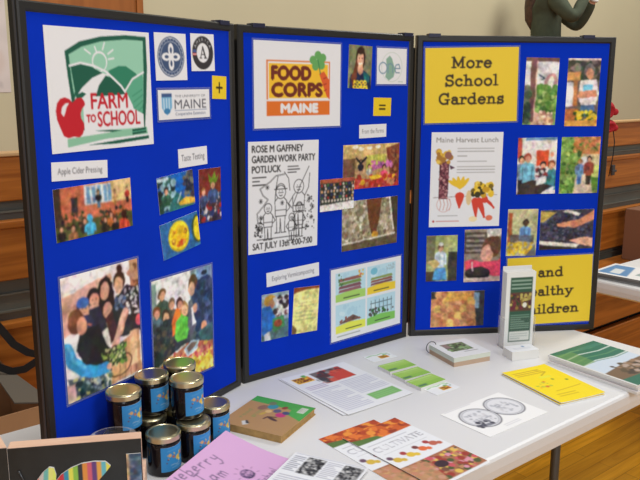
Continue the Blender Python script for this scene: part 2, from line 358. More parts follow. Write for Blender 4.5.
bm = bmesh.new(); box(bm, -6, 14, 4.335, 4.36, 0.92, 1.02); struct('baseboard_back', bm, M['grey'])

# folded wooden bleachers along the wall
bl = empty('bleachers', W(0, 2.49, 0), PSI)
tag(bl, 'folded bleachers of orange-brown wood with grey gaps along the beige wall', 'bleachers')
for z0, z1, lz in ((1.145, 1.288, 1.302), (0.885, 1.058, 1.083), (0.49, 0.722, 0.745), (0.13, 0.37, 0.39)):
    for x0, x1 in ((-2.5, 2.2), (2.204, 4.9), (4.904, 8.2)):
        bm = bmesh.new(); box(bm, x0, x1, 0, 0.04, z0, z1, 0.004); bm_obj('bleacher_board', bm, M['bench'], bl)
    bm = bmesh.new(); box(bm, -2.5, 8.2, -0.012, 0.05 if z1 > 1.2 else 0.2, z1, lz, 0.004)
    tag(bm_obj('seat_plank', bm, M['deck' if z1 > 1.2 else 'bench'], bl), 'lighter wooden seat plank edge')
for z0, z1, y in ((1.02, 1.15, 0.022), (0.715, 0.89, 0.03), (0.36, 0.5, 0.03), (0.0, 0.14, 0.12)):
    bm = bmesh.new(); box(bm, -2.5, 8.2, y, y+0.02, z0, z1)
    for k in range(1, 3): box(bm, -2.5, 8.2, y-0.012, y, z0+(z1-z0)*k/3, z0+(z1-z0)*k/3+0.006)
    tag(bm_obj('riser', bm, M['grey'], bl), 'grey metal riser in the gap')
for z0, z1 in ((0.23, 0.405), (0.0, 0.195)):                      # lowest row pulled out
    bm = bmesh.new(); box(bm, -2.5, 8.2, -0.41, -0.37, z0, z1, 0.004); bm_obj('bleacher_board', bm, M['bench'], bl)
bm = bmesh.new(); box(bm, -2.5, 8.2, -0.42, -0.002, 0.405, 0.43, 0.004); tag(bm_obj('seat_plank', bm, M['bench'], bl), 'lowest seat plank pulled out')
bm = bmesh.new(); box(bm, -2.5, 8.2, -0.36, -0.34, 0.0, 0.40); bm_obj('riser', bm, M['dark'], bl)  # near-black sheet, paints the shade seen through the slot between the boards
bm = bmesh.new(); box(bm, -2.5, 8.2, 0.2, 0.22, 0, 1.27); bm_obj('back_sheet', bm, M['dark'], bl)  # near-black backing, stands for the shade inside the bleachers
bm = bmesh.new(); box(bm, 4.39, 4.42, -0.014, 0.0, 0.965, 1.03, 0.004); box(bm, 4.38, 4.43, -0.02, -0.008, 0.985, 1.0, 0.003); bm_obj('latch', bm, M['steel'], bl)

# ------------------------------------------------------------------ folding tables
def folding_table(label, u0, u1, n0, n1):
    L, D = u1-u0, n1-n0
    t = empty('folding_table', W((u0+u1)/2, (n0+n1)/2, 0), PSI); tag(t, label, 'table')
    bm = bmesh.new(); r = 0.05; ol = []
    for cx, cy, a in ((L/2-r, D/2-r, 0), (-L/2+r, D/2-r, 90), (-L/2+r, -D/2+r, 180), (L/2-r, -D/2+r, 270)):
        ol += arc(cx, cy, r, r, a, a+90, 6)
    prev = None
    for ins, z in ((0.012, 0.682), (0.002, 0.690), (0, 0.71), (0.001, 0.731), (0.004, 0.737), (0.010, 0.74)):
        ring = [bm.verts.new((x*(1-2*ins/L), y*(1-2*ins/D), z)) for x, y in ol]
        if prev:
            for k in range(len(ring)): bm.faces.new((prev[k], prev[(k+1) % len(ring)], ring[(k+1) % len(ring)], ring[k]))
        else: bm.faces.new(ring[::-1])
        prev = ring
    bm.faces.new(prev)
    bm_obj('tabletop', bm, M['table'], t)
    for sx in (-1, 1):
        x = sx*(L/2-0.44)
        for sy in (-1, 1):
            bm = bmesh.new(); y = sy*(D/2-0.145)
            tube(bm, [(x, y*0.9, 0.68), (x, y, 0.64), (x, y, 0.3), (x, y, 0.012)], 0.0125, 12)
            lg = bm_obj('leg', bm, M['steel'], t, True)
            bm = bmesh.new(); lathe(bm, [(0.016, 0), (0.016, 0.02), (0.0135, 0.03)], 12); f_ = bm_obj('rubber_foot', bm, M['camera'], lg); f_.location = (x, y, 0)
        bm = bmesh.new(); tube(bm, [(x, -D/2+0.125, 0.2), (x, D/2-0.145, 0.2)], 0.009, 8); bm_obj('crossbar', bm, M['steel'], t, True)
        bm = bmesh.new(); tube(bm, [(x, 0, 0.2), (x-sx*0.32, 0, 0.682)], 0.008, 8); bm_obj('brace', bm, M['steel'], t, True)
    for sy in (-1, 1):
        bm = bmesh.new(); box(bm, -L/2+0.08, L/2-0.08, sy*(D/2-0.06)-0.012, sy*(D/2-0.06)+0.012, 0.662, 0.683, 0.002); bm_obj('side_rail', bm, M['steel'], t)
    return t
folding_table('white plastic folding table carrying the three-panel board and jam jars', 0.28, 2.125, 0.905, 1.685)
folding_table('second white folding table behind the right end of the board', 2.76, 4.58, 0.905, 1.685)

# ------------------------------------------------------------------ three-panel display board
PW, PH = 0.61, 0.915
PAN = {'L': ((-0.520, 1.346), 1.03399), 'C': ((-0.201, 1.879), 0.687835), 'R': ((0.281, 2.271), 0.120519)}
board = empty('display_board', (-0.03, 1.95, 0.74))
tag(board, 'black framed three-panel blue felt display board standing on the white table', 'display board')
def frame_of(k):
    (x, y), a = PAN[k]; d = Vector((math.cos(a), math.sin(a), 0)); nn = Vector((d.y, -d.x, 0)); return Vector((x, y, 0.74)), d, nn
def pmat(k, s, t, off=0.0, th=0.0):
    A, d, nn = frame_of(k); o = A+d*s+Z*t+nn*off; c, q = math.cos(th), math.sin(th)
    X = d*c+Z*q; Y = Z*c-d*q
    return Matrix(((X.x, Y.x, nn.x, o.x), (X.y, Y.y, nn.y, o.y), (X.z, Y.z, nn.z, o.z), (0, 0, 0, 1)))
binv = board.matrix_basis.inverted()
for k in 'LCR':
    bm = bmesh.new(); box(bm, 0.012, PW-0.012, 0.012, PH-0.012, -0.014, 0.0)
    p = bm_obj('panel', bm, M['felt'], board); p.matrix_local = binv @ pmat(k, 0, 0)
    bm = bmesh.new(); fw = 0.019
    prof = [(0, -0.022), (0, 0.001), (0.003, 0.004), (fw-0.004, 0.004), (fw, 0.0), (fw, -0.022)]
    rings = []
    for sx, sy in ((0, 0), (1, 0), (1, 1), (0, 1)):
        rings.append([bm.verts.new((i if sx == 0 else PW-i, i if sy == 0 else PH-i, z)) for i, z in prof])
    for i in range(4):
        A, B = rings[i], rings[(i+1) % 4]
        for j in range(len(prof)): bm.faces.new((A[j], A[(j+1) % len(prof)], B[(j+1) % len(prof)], B[j]))
    bm_obj('frame', bm, M['black'], p)
    if k == 'L':
        bm = bmesh.new(); box(bm, -0.0012, 0.0, 0.0, PH, -0.009, -0.004); bm_obj('edge_strip', bm, M['alu'], p)
for k, s in (('L', 0.572), ('C', 0.062), ('C', 0.585), ('R', 0.051), ('R', 0.523)):
    bm = bmesh.new(); box(bm, s-0.018, s+0.018, PH-0.006, PH+0.005, -0.0235, 0.006, 0.001); box(bm, s-0.018, s+0.018, PH-0.02, PH-0.006, -0.0255, -0.0225)
    c_ = bm_obj('clip', bm, M['clip'], board); c_.matrix_local = binv @ pmat(k, 0, 0)
for k in 'LC':
    for z0, z1 in ((0.04, 0.42), (0.46, PH-0.035)):
        bm = bmesh.new(); box(bm, PW-0.003, PW+0.017, z0, z1, -0.013, -0.009, 0.001)
        h_ = bm_obj('hinge', bm, M['black'], board); h_.matrix_local = binv @ pmat(k, 0, 0)

def pin(name, ink, k, s, t, deg, label, cat, group=None, off=0.0, m='print', sleeve=False, curl=0.0):
    w, h = ink.w, ink.h
    f = lambda a, b: ((a-.5)*w, (.5-b)*h, curl*(max(0, abs(a-.5)*2-.5)**2))
    if m == 'gloss': ink.photo(int(s*997+t*131))
    o = sheet(name, ink, f, 0.0008, m); o.matrix_world = pmat(k, s, t, 0.0002+off, math.radians(deg))
    tag(o, label, cat, group)
    if sleeve:
        bm = bmesh.new(); e = 0.005
        rg = [[bm.verts.new((sx*(w/2+q), sy*(h/2+q), 0.0006)) for sx, sy in ((-1, -1), (1, -1), (1, 1), (-1, 1))] for q in (0.0, e)]
        for i in range(4): bm.faces.new((rg[0][i], rg[0][(i+1) % 4], rg[1][(i+1) % 4], rg[1][i]))
        bm_obj('laminate_border', bm, M['sleeve'], o)
    return o
def table_mat(u, n, z, deg=0.0): return Matrix.Translation(W(u, n, z)) @ Matrix.Rotation(PSI+math.radians(deg), 4, 'Z')
# ------------------------------------------------------------------ posters and photographs pinned on the left panel
WHT = (234, 236, 241)
def poster_farm():
    k = Ink(0.267, 0.229, WHT, 640)
    G1, G2, G3, G4 = (22, 92, 72), (152, 208, 182), (44, 130, 100), (92, 172, 140)
    k.poly([(.165, .19), (.30, .11), (.5, .06), (.75, .035), (.965, .04), (.965, .3), (.94, .6), (.905, .9), (.22, .82), (.2, .6), (.18, .4)], G1)
    k.poly([(.2, .215), (.32, .15), (.5, .1), (.75, .072), (.93, .075), (.925, .3), (.905, .6), (.875, .88), (.245, .8), (.23, .6), (.21, .4)], G2)
    for x, y in ((.345, .17), (.44, .145), (.535, .11), (.615, .165), (.62, .235)): k.line([(.48+(x-.48)*.62, .26+(y-.26)*.62), (x, y)], .014, WHT)
    k.ell(.48, .265, .085, None, WHT); k.ell(.48, .27, .072, None, G2)
    k.poly([(.56, .34), (.66, .3), (.74, .3), (.84, .36), (.9, .45), (.9, .7), (.6, .7)], G3)
    k.poly([(.21, .31), (.3, .29), (.4, .31), (.5, .36), (.56, .42), (.5, .56), (.24, .56), (.22, .4)], G1)
    k.line([(.2, .305), (.3, .28), (.42, .3), (.54, .35)], .018, WHT)
    k.poly([(.5, .36), (.56, .375), (.5, .42), (.45, .5), (.42, .58), (.22, .58), (.3, .48), (.4, .4)], WHT)
    k.poly([(.42, .56), (.46, .46), (.53, .38), (.58, .4), (.66, .46), (.73, .56)], G1)
    k.line([(.53, .345), (.6, .4), (.68, .47), (.76, .58), (.8, .7)], .02, WHT)
    k.poly([(.72, .5), (.8, .42), (.9, .36), (.915, .4), (.9, .62), (.88, .86), (.84, .86), (.8, .66)], G4)
    k.line([(.72, .51), (.8, .41), (.92, .35)], .018, WHT)
    for q in range(6): k.line([(.79+.012*q, .56+.05*q), (.9, .5+.05*q)], .01, G3, .6)
    k.poly([(.3, .56), (.74, .54), (.8, .67), (.9, .72), (.9, .84), (.3, .84)], WHT)
    R = (196, 28, 44)
    k.poly([(.225, .58), (.25, .555), (.285, .555), (.312, .59), (.318, .62), (.29, .65), (.272, .69), (.275, .73), (.298, .77), (.3, .81), (.28, .86), (.25, .885), (.2, .875), (.15, .885), (.11, .865), (.085, .8), (.06, .73), (.055, .66), (.07, .6), (.1, .565), (.14, .555), (.18, .57), (.205, .6)], R)
    k.poly([(.1, .68), (.11, .635), (.14, .605), (.175, .6), (.15, .635), (.135, .68), (.12, .71)], WHT)
    k.poly([(.24, .565), (.25, .535), (.3, .515), (.335, .53), (.3, .56)], G1); k.line([(.22, .58), (.235, .52)], .014, G1)
    for t, x, y, h, w in (('FARM', .375, .655, .135, .36), ('TO', .325, .765, .065, .085), ('SCHOOL', .43, .805, .13, .43)):
        k.text(t, x, y, h, R, w, bold=.004)
    k.poly([(.14, .89), (.93, .835), (.94, .9), (.5, .915), (.14, .96)], (140, 196, 166)); k.poly([(.32, .955), (.6, .935), (.95, .915), (.95, .945), (.6, .965)], G1)
    k.poly([(.77, .85), (.92, .84), (.925, .89), (.77, .9)], G1); k.line([(.77, .875), (.92, .865)], .008, G4)
    return k
pin('poster', poster_farm(), 'L', .187, .762, .4, 'white poster with red apple before green hills and red lettering', 'poster')

k = Ink(.100, .099, WHT, 640); B = (62, 84, 122)
k.ell(.5, .5, .43, None, B); k.ell(.5, .5, .405, None, WHT, ring=.035); k.ell(.5, .5, .33, None, WHT, ring=.03)
for a in range(24):
    q = math.radians(a*15); k.ell(.5+.37*math.cos(q)/k.a, .5+.37*math.sin(q), .014, None, (170, 180, 200))
for dx, dy in ((0, -1), (0, 1), (1, 0), (-1, 0)):
    k.ell(.5+.15*dx, .5+.15*dy, .085+.055*abs(dx), .085+.055*abs(dy), WHT); k.poly([(.5+.3*dx, .5+.3*dy), (.5+.13*dx+.09*dy, .5+.13*dy+.09*dx), (.5+.13*dx-.09*dy, .5+.13*dy-.09*dx)], WHT)
    k.ell(.5+.14*dx, .5+.14*dy, .035+.03*abs(dx), .035+.03*abs(dy), B)
k.ell(.5, .5, .04, None, WHT)
pin('logo_sheet', k, 'L', .386, .831, 1.1, 'white square with a round blue emblem of a four-petal flower', 'sign')

k = Ink(.082, .082, WHT, 640); K = (52, 50, 54)
k.ell(.5, .51, .45, None, K); k.ell(.5, .51, .26, None, WHT)
k.poly([(.08, .42), (.2, .42), (.24, .5), (.06, .5)], (70, 90, 150)); k.poly([(.06, .52), (.24, .52), (.22, .58), (.07, .58)], (210, 90, 90)); k.line([(.07, .55), (.24, .55)], .012, WHT)
for i, ch in enumerate('AMERICA'):
    a = math.radians(150-20*i); k.text(ch, .5+.32*math.cos(a)/k.a, .51-.32*math.sin(a), .085, WHT, None, 'c', rot=math.degrees(a)-90)
k.line([(.5, .36), (.4, .64)], .03, K); k.line([(.5, .36), (.61, .64)], .055, K); k.line([(.44, .55), (.57, .55)], .025, K); k.line([(.36, .65), (.45, .65)], .025, K); k.line([(.55, .65), (.67, .65)], .025, K)
pin('logo_sheet', k, 'L', .493, .844, 1.3, 'white square with a black ring emblem around a large letter A', 'sign')

def symbol(ch):
    k = Ink(.053 if ch == '+' else .069, .053 if ch == '+' else .051, (238, 206, 40), 640)
    if ch == '+': k.line([(.5, .3), (.5, .72)], .085, (30, 28, 20)); k.line([(.3, .51), (.7, .51)], .085, (30, 28, 20))
    else: k.line([(.34, .42), (.66, .42)], .085, (30, 28, 20)); k.line([(.34, .62), (.66, .62)], .085, (30, 28, 20))
    return k
pin('symbol_card', symbol('+'), 'L', .550, .766, -2.1, 'small yellow card with a black plus sign', 'sign')

k = Ink(.171, .063, WHT, 640); B = (60, 90, 140)
k.poly([(.06, .2), (.25, .2), (.25, .6), (.2, .78), (.155, .86), (.11, .78), (.06, .6)], (120, 180, 220)); k.rect(.06, .12, .25, .24, B)
for x in (.1, .15, .2): k.line([(x, .3), (x, .7)], .05, (200, 225, 240))
k.ell(.155, .72, .06, .1, (60, 130, 180)); k.text('THE UNIVERSITY OF', .31, .26, .09, (90, 95, 105), .6)
k.text('MAINE', .3, .66, .34, (70, 72, 86), .63); k.line([(.3, .72), (.94, .72)], .015, B); k.text('Cooperative Extension', .31, .88, .11, (80, 90, 120), .6)
pin('logo_sheet', k, 'L', .426, .730, .5, 'white card with a blue shield and the word MAINE', 'sign', sleeve=True)

def caption(w, h, t, c=(88, 88, 96)):
    k = Ink(w, h, WHT, 700); k.text(t, .5, .66, .36, c, .8, 'c'); return k
pin('caption_card', caption(.137, .035, 'Apple Cider Pressing'), 'L', .118, .611, -2.6, 'white caption card reading Apple Cider Pressing', 'caption')
pin('caption_card', caption(.100, .042, 'Taste Testing'), 'L', .448, .611, 1.0, 'white caption card reading Taste Testing', 'caption')

k = Ink(.198, .101, (196, 112, 84), 560)                       # brick schoolyard, people watching
k.rect(.72, 0, 1, .42, (226, 196, 142)); k.rect(0, .66, 1, 1, (86, 92, 54)); k.rect(.0, 0, .08, .7, (70, 52, 46))
k.rect(.37, .02, .72, .4, (220, 224, 226))
for x in (.4, .47, .54, .62, .68): k.rect(x, .05, x+.045, .38, (120, 160, 196))
k.blobs(60, .05, .5, .35, .8, .03, [(60, 70, 40), (90, 84, 60), (150, 100, 80), (50, 40, 36)], 2); k.blobs(50, .55, .55, .95, .85, .035, [(50, 40, 40), (110, 60, 40), (170, 90, 50), (60, 70, 50)], 3)
k.rect(.2, .2, .28, .5, (60, 56, 60)); k.fig(.55, .17, .045, (40, 34, 40), legs=(90, 120, 150)); k.fig(.77, .22, .04, (196, 160, 110), legs=(190, 140, 80)); k.fig(.94, .2, .04, (170, 60, 50), legs=(60, 40, 40))
for x, y, q, c in ((.06, .75, .06, (40, 34, 36)), (.2, .78, .065, (170, 120, 80)), (.35, .68, .06, (60, 50, 50)), (.62, .74, .06, (50, 44, 40)), (.7, .66, .06, (190, 110, 60)), (.75, .78, .06, (36, 32, 30))): k.fig(x, y, q, c)
k.fig(.42, .66, .075, (76, 178, 222), (76, 178, 222), (76, 178, 222)); k.fig(.88, .72, .08, (220, 84, 60), (60, 30, 26), (60, 30, 26)); k.grain(9)
pin('photograph', k, 'L', .149, .532, .8, 'photo of a crowd outside a brick building, one in a blue hood', 'photo', m='gloss')

k = Ink(.119, .081, (40, 96, 170), 560)
k.rect(.4, 0, .75, .5, (24, 110, 200)); k.blobs(60, 0, .1, .45, .9, .1, [(40, 70, 60), (60, 110, 100), (30, 50, 50), (150, 190, 200)], 4); k.blobs(30, .72, .05, 1, .7, .09, [(70, 70, 80), (40, 50, 70), (120, 120, 110)], 6)
k.fig(.22, .4, .1, (50, 90, 70), (40, 40, 40)); k.poly([(.3, .8), (.5, .5), (.7, .75), (.95, .8), (.95, 1), (.25, 1)], (50, 120, 120))
k.poly([(.52, .82), (.75, .7), (1, .8), (1, .95), (.55, .9)], (230, 180, 70)); k.line([(.5, .8), (.62, .55)], .04, (220, 225, 225)); k.rect(0, .02, .3, .12, (190, 210, 220)); k.grain(9, 2)
pin('photograph', k, 'L', .388, .538, 4.6, 'photo of people at a tasting table with bright blue background, yellow tray', 'photo', m='gloss')

k = Ink(.081, .127, (120, 52, 42), 560)
k.rect(0, .5, 1, 1, (60, 56, 80)); k.blobs(80, 0, .5, 1, .98, .05, [(50, 70, 120), (190, 180, 190), (160, 50, 50), (40, 40, 60), (90, 60, 60)], 7)
k.fig(.62, .3, .085, (60, 84, 130), (90, 120, 50)); k.poly([(.45, .25), (.4, .08), (.58, .18), (.7, .05), (.78, .2), (.92, .1), (.8, .27)], (110, 140, 40)); k.fig(.18, .42, .065, (70, 80, 120), (150, 110, 60)); k.grain(9, 3)
pin('photograph', k, 'L', .506, .516, -.7, 'tall narrow reddish photo of a child wearing a green leafy hat', 'photo', m='gloss')

k = Ink(.128, .081, (52, 112, 170), 560)
k.ell(.96, .5, .16, .42, (60, 90, 60)); k.ell(.97, .5, .12, .36, (240, 214, 50)); k.ell(.45, .5, .44, None, (206, 182, 30)); k.ell(.45, .47, .40, None, (244, 222, 60)); k.ell(.46, .5, .31, None, (240, 200, 40))
k.ell(.5, .7, .11, .09, (214, 80, 40)); k.ell(.42, .74, .07, .06, (226, 110, 40)); k.ell(.3, .6, .05, .09, (150, 80, 30)); k.ell(.34, .33, .05, .06, (190, 130, 40)); k.ell(.64, .42, .04, .09, (150, 100, 40)); k.blobs(26, .26, .26, .66, .72, .05, [(236, 190, 50), (226, 170, 40), (250, 226, 90)], 8, .7); k.grain(6, 4)
pin('photograph', k, 'L', .397, .437, 7.1, 'tilted photo of a bright yellow bowl of sliced fruit', 'photo', m='gloss')

k = Ink(.204, .254, (240, 234, 232), 560)                      # cider pressing close up
k.poly([(0, .16), (.3, .1), (.62, .06), (.62, .4), (0, .46)], (226, 178, 160)); k.poly([(0, .26), (.5, .16), (.5, .2), (0, .31)], (210, 156, 138)); k.rect(.88, 0, 1, .3, (170, 124, 96)); k.blobs(20, .88, 0, 1, .3, .03, [(196, 150, 120), (120, 80, 60)], 2)
k.poly([(.42, .22), (.46, .1), (.56, .07), (.63, .14), (.66, .3), (.7, .42), (.52, .46)], (48, 34, 36)); k.ell(.53, .19, .06, .075, (222, 170, 146)); k.ell(.56, .36, .06, .07, (214, 160, 140)); k.poly([(.52, .42), (.66, .34), (.72, .56), (.58, .64)], (82, 44, 50))
k.head(.385, .22, .072, (40, 38, 44), (214, 162, 138), .4); k.poly([(.3, .3), (.46, .3), (.54, .5), (.36, .56)], (46, 50, 72))
k.head(.25, .27, .07, (70, 70, 80), (220, 168, 142), .5); k.ell(.25, .23, .075, .05, (74, 116, 190)); k.poly([(.16, .34), (.34, .34), (.42, .54), (.22, .56)], (54, 60, 88))
k.ell(.73, .15, .085, .08, (72, 44, 34)); k.ell(.745, .05, .04, .04, (72, 44, 34)); k.ell(.715, .18, .06, .065, (226, 176, 152)); k.poly([(.62, .38), (.68, .27), (.82, .2), (.95, .22), (1, .3), (1, .62), (.7, .62), (.66, .5)], (46, 44, 50))
k.blobs(110, .78, .23, 1, .46, .016, [(214, 214, 218), (170, 170, 176), (60, 60, 66), (30, 30, 34), (236, 236, 238)], 8); k.blobs(26, .66, .28, .8, .38, .016, [(70, 90, 130), (50, 60, 90), (120, 130, 150)], 9)
k.line([(.8, .42), (.7, .56), (.62, .68)], .07, (228, 178, 156)); k.line([(.83, .44), (.72, .6)], .02, (200, 146, 124)); k.ell(.615, .7, .05, .035, (60, 48, 46)); k.ell(.98, .53, .05, .05, (218, 96, 108))
k.poly([(.2, .46), (.44, .44), (.5, .62), (.62, .72), (.56, .84), (.26, .82), (.14, .6)], (36, 38, 44)); k.ell(.15, .37, .1, .1, (104, 66, 46)); k.ell(.13, .33, .08, .06, (128, 84, 56)); k.ell(.22, .42, .065, .075, (216, 158, 130)); k.line([(.3, .42), (.33, .43)], .02, (190, 120, 100))
k.poly([(.64, .68), (.98, .6), (1, .99), (.56, .99), (.58, .82)], (212, 160, 122))
for x in (.7, .78, .86, .93): k.line([(x, .66), (x-.02, .99)], .008, (150, 100, 74))
k.rect(.84, .6, .95, .9, (232, 190, 152)); k.ell(.7, .86, .17, .09, (96, 62, 50), -12, ring=.12)
k.poly([(.44, .72), (.74, .66), (.78, .82), (.48, .86)], (52, 70, 44)); k.blobs(120, .44, .68, .78, .84, .014, [(110, 150, 70), (150, 176, 96), (40, 50, 40), (196, 200, 150), (70, 100, 60)], 9)
k.poly([(0, .8), (.2, .84), (.44, .86), (.5, 1), (.05, 1)], (84, 100, 108)); k.blobs(110, .06, .82, .56, .99, .018, [(60, 80, 84), (150, 170, 178), (200, 196, 130), (40, 56, 62), (210, 214, 190), (90, 110, 110)], 10); k.rect(0, .86, .1, 1, (206, 176, 170))
k.line([(.02, .56), (.08, .68), (.2, .78), (.36, .83), (.5, .83)], .1, (62, 158, 214)); k.line([(.04, .54), (.1, .67), (.22, .76)], .03, (100, 184, 230)); k.ell(.55, .83, .04, .03, (222, 170, 146))
pin('photograph', k, 'L', .154, .284, .1, 'large photo of children leaning over a cider press, lower left of the board', 'photo', 'large laminated photos', m='gloss', sleeve=True)

k = Ink(.207, .258, (70, 76, 84), 560)
k.rect(0, 0, .72, .34, (232, 232, 234)); k.poly([(.62, 0), (.72, 0), (.72, .3), (.62, .3)], (150, 170, 190)); k.rect(.72, 0, 1, .5, (120, 150, 182)); k.ell(.86, .05, .06, .025, (40, 50, 60)); k.rect(0, .02, .07, .5, (130, 156, 156))
for x, y, q, c, h in ((.15, .14, .05, (70, 90, 74), (110, 80, 50)), (.06, .28, .05, (80, 96, 110), (120, 80, 50)), (.3, .25, .045, (90, 80, 70), (120, 90, 70)), (.2, .34, .055, (56, 66, 60), (70, 50, 40))): k.fig(x, y, q, c, h, legs=(52, 58, 62), bh=4, turn=.4)
k.poly([(0, .5), (.3, .46), (.36, .72), (0, .8)], (56, 62, 62)); k.blobs(50, 0, .4, .34, .74, .03, [(40, 46, 50), (74, 80, 76), (90, 84, 70), (50, 60, 70)], 3)
k.poly([(.3, .4), (.38, .3), (.46, .34), (.42, .5), (.3, .56)], (232, 116, 48)); k.poly([(.36, .44), (.46, .38), (.56, .42), (.54, .62), (.4, .66), (.34, .58)], (98, 196, 74)); k.line([(.5, .46), (.62, .55)], .05, (98, 196, 74)); k.ell(.64, .56, .03, .02, (222, 170, 140))
k.head(.5, .33, .065, (170, 120, 76), (222, 170, 140), .6); k.head(.43, .27, .05, (70, 46, 36), (206, 150, 126), .6); k.poly([(.34, .62), (.54, .62), (.56, .74), (.32, .78)], (54, 66, 76))
k.poly([(.58, .28), (.68, .24), (.72, .6), (.6, .72), (.56, .5)], (96, 100, 112)); k.poly([(.62, .34), (.7, .32), (.7, .5), (.63, .52)], (206, 206, 210))
k.poly([(.64, .24), (.78, .1), (.92, .08), (1, .14), (1, .78), (.8, .74), (.72, .62), (.68, .4)], (48, 64, 100)); k.blobs(90, .7, .14, 1, .7, .03, [(38, 52, 86), (62, 82, 122), (46, 60, 92), (78, 98, 138)], 11); k.ell(.84, .56, .055, .05, (206, 152, 124)); k.poly([(.74, .6), (1, .54), (1, .74), (.8, .74)], (70, 110, 120))
k.ell(.66, .12, .07, .075, (96, 70, 52)); k.ell(.645, .17, .05, .065, (216, 166, 140)); k.ell(.69, .36, .04, .045, (206, 156, 132))
k.poly([(0, .8), (.55, .66), (1, .74), (1, 1), (0, 1)], (206, 120, 90)); k.line([(0, .81), (.5, .68)], .02, (230, 224, 220)); k.blobs(260, .02, .78, .98, .99, .02, [(214, 90, 80), (226, 190, 80), (190, 60, 70), (220, 150, 90), (236, 206, 120), (200, 110, 120), (236, 190, 170)], 12); k.blobs(90, .1, .73, .9, .84, .018, [(206, 90, 90), (220, 140, 110), (230, 190, 100)], 15)
k.blobs(90, .6, .84, .98, .99, .02, [(226, 200, 60), (236, 214, 90), (210, 170, 50), (246, 232, 130)], 13); k.poly([(.48, .72), (.6, .65), (.76, .68), (.7, .75), (.54, .79)], (186, 206, 222)); k.poly([(.52, .72), (.6, .67), (.72, .69), (.66, .73), (.56, .76)], (130, 110, 100)); k.line([(.48, .73), (.54, .79), (.72, .75)], .014, (240, 242, 244)); k.grain(8, 7)
pin('photograph', k, 'L', .398, .220, -.7, 'large photo of children beside a heap of red and yellow apples', 'photo', 'large laminated photos', m='gloss', sleeve=True)

# ------------------------------------------------------------------ centre panel
def food_corps(k, x0, y0, x1, y1, maine=True):
    L = lambda x, y: (x0+(x1-x0)*x, y0+(y1-y0)*y)
    sy = y1-y0; sx = x1-x0
    k.rect(*L(0, .12), *L(1, 1), (226, 116, 40)); k.rect(*L(.02, .14), *L(.98, .74), WHT); k.rect(*L(.035, .17), *L(.965, .72), (246, 196, 52))
    k.rect(*L(.0, .74), *L(1, .765), WHT)
    if not maine: k.rect(*L(0, .12), *L(1, 1), WHT); k.rect(*L(.0, .17), *L(1, .78), (246, 196, 52))
    k.text('FOOD', *L(.08, .42), .215*sy, (112, 44, 30), .6*sx, bold=.02*sy); k.text('CORPS', *L(.08, .685), .215*sy, (112, 44, 30), .79*sx, bold=.02*sy)
    if maine: k.text('MAINE', *L(.22, .95), .145*sy, WHT, .58*sx, bold=.016*sy)
    k.poly([L(.82, .32), L(.9, .28), L(.985, .42), L(1.0, .74), L(.95, .7), L(.88, .5)], (222, 96, 48))
    for q in (.4, .5, .6): k.line([L(.87+q*.06, q), L(.94, q-.02)], .01*sy*2, (170, 60, 34))
    for dx, dy in ((.72, .1), (.8, .02), (.88, .06), (.76, .2), (.86, .18), (.82, .14)): k.ell(*L(dx, dy), .055*sx, .07*sy, (104, 170, 96))
    k.line([L(.84, .32), L(.8, .1)], .02*sy, (60, 130, 80))
k = Ink(.282, .215, WHT, 600); food_corps(k, .135, .127, .87, .86)
pin('poster', k, 'C', .188, .772, -.3, 'white poster with brown lettering on yellow over an orange bar, and a carrot', 'poster', sleeve=True)

k = Ink(.086, .116, (128, 130, 100), 600)
k.ell(.5, .3, .2, .27, (60, 40, 32)); k.poly([(.1, .7), (.35, .58), (.65, .58), (.95, .7), (1, 1), (.05, 1)], (34, 46, 86)); k.poly([(.62, .6), (.9, .68), (.92, .85), (.7, .85)], (40, 110, 110)); k.poly([(.32, .3), (.22, .6), (.12, .75), (.2, 1), (.36, .8), (.4, .5)], (110, 66, 44))
k.poly([(.4, .45), (.6, .45), (.62, .62), (.5, .68), (.4, .62)], (214, 162, 134)); k.ell(.5, .32, .14, .19, (226, 176, 148)); k.ell(.44, .29, .02, .015, (60, 40, 40)); k.ell(.57, .29, .02, .015, (60, 40, 40)); k.line([(.43, .41), (.5, .43), (.57, .41)], .022, (246, 240, 236)); k.ell(.5, .12, .15, .09, (60, 40, 32))
k.text('FOOD', .24, .9, .09, (240, 210, 60), .56, bold=.012); k.text('CORPS', .22, 1.0, .08, (240, 210, 60), .62, bold=.012)
pin('photograph', k, 'C', .401, .821, -2, 'small portrait photo of a smiling long-haired woman in a navy shirt', 'photo', m='gloss')

k = Ink(.117, .099, WHT, 600); G = (140, 178, 160)
k.ell(.5, .52, .42, None, (205, 218, 210), ring=.05); k.poly([(.3, .3), (.42, .2), (.5, .28), (.56, .45), (.62, .6), (.56, .8), (.4, .9), (.28, .8), (.33, .6)], G)
k.ell(.2, .55, .17, None, (120, 150, 172), ring=.2); k.line([(.37, .68), (.37, .45), (.46, .42), (.53, .48), (.53, .68)], .035, (120, 150, 172)); k.line([(.6, .56), (.78, .56), (.74, .44), (.64, .46), (.6, .56), (.64, .68), (.76, .68)], .035, (120, 150, 172)); k.text('one', .72, .95, .05, G, .16)
pin('logo_sheet', k, 'C', .523, .825, .1, 'white card with pale green state outline and blue word One', 'sign', sleeve=True)
pin('symbol_card', symbol('='), 'C', .488, .712, -1.4, 'small yellow card with a black equals sign', 'sign')

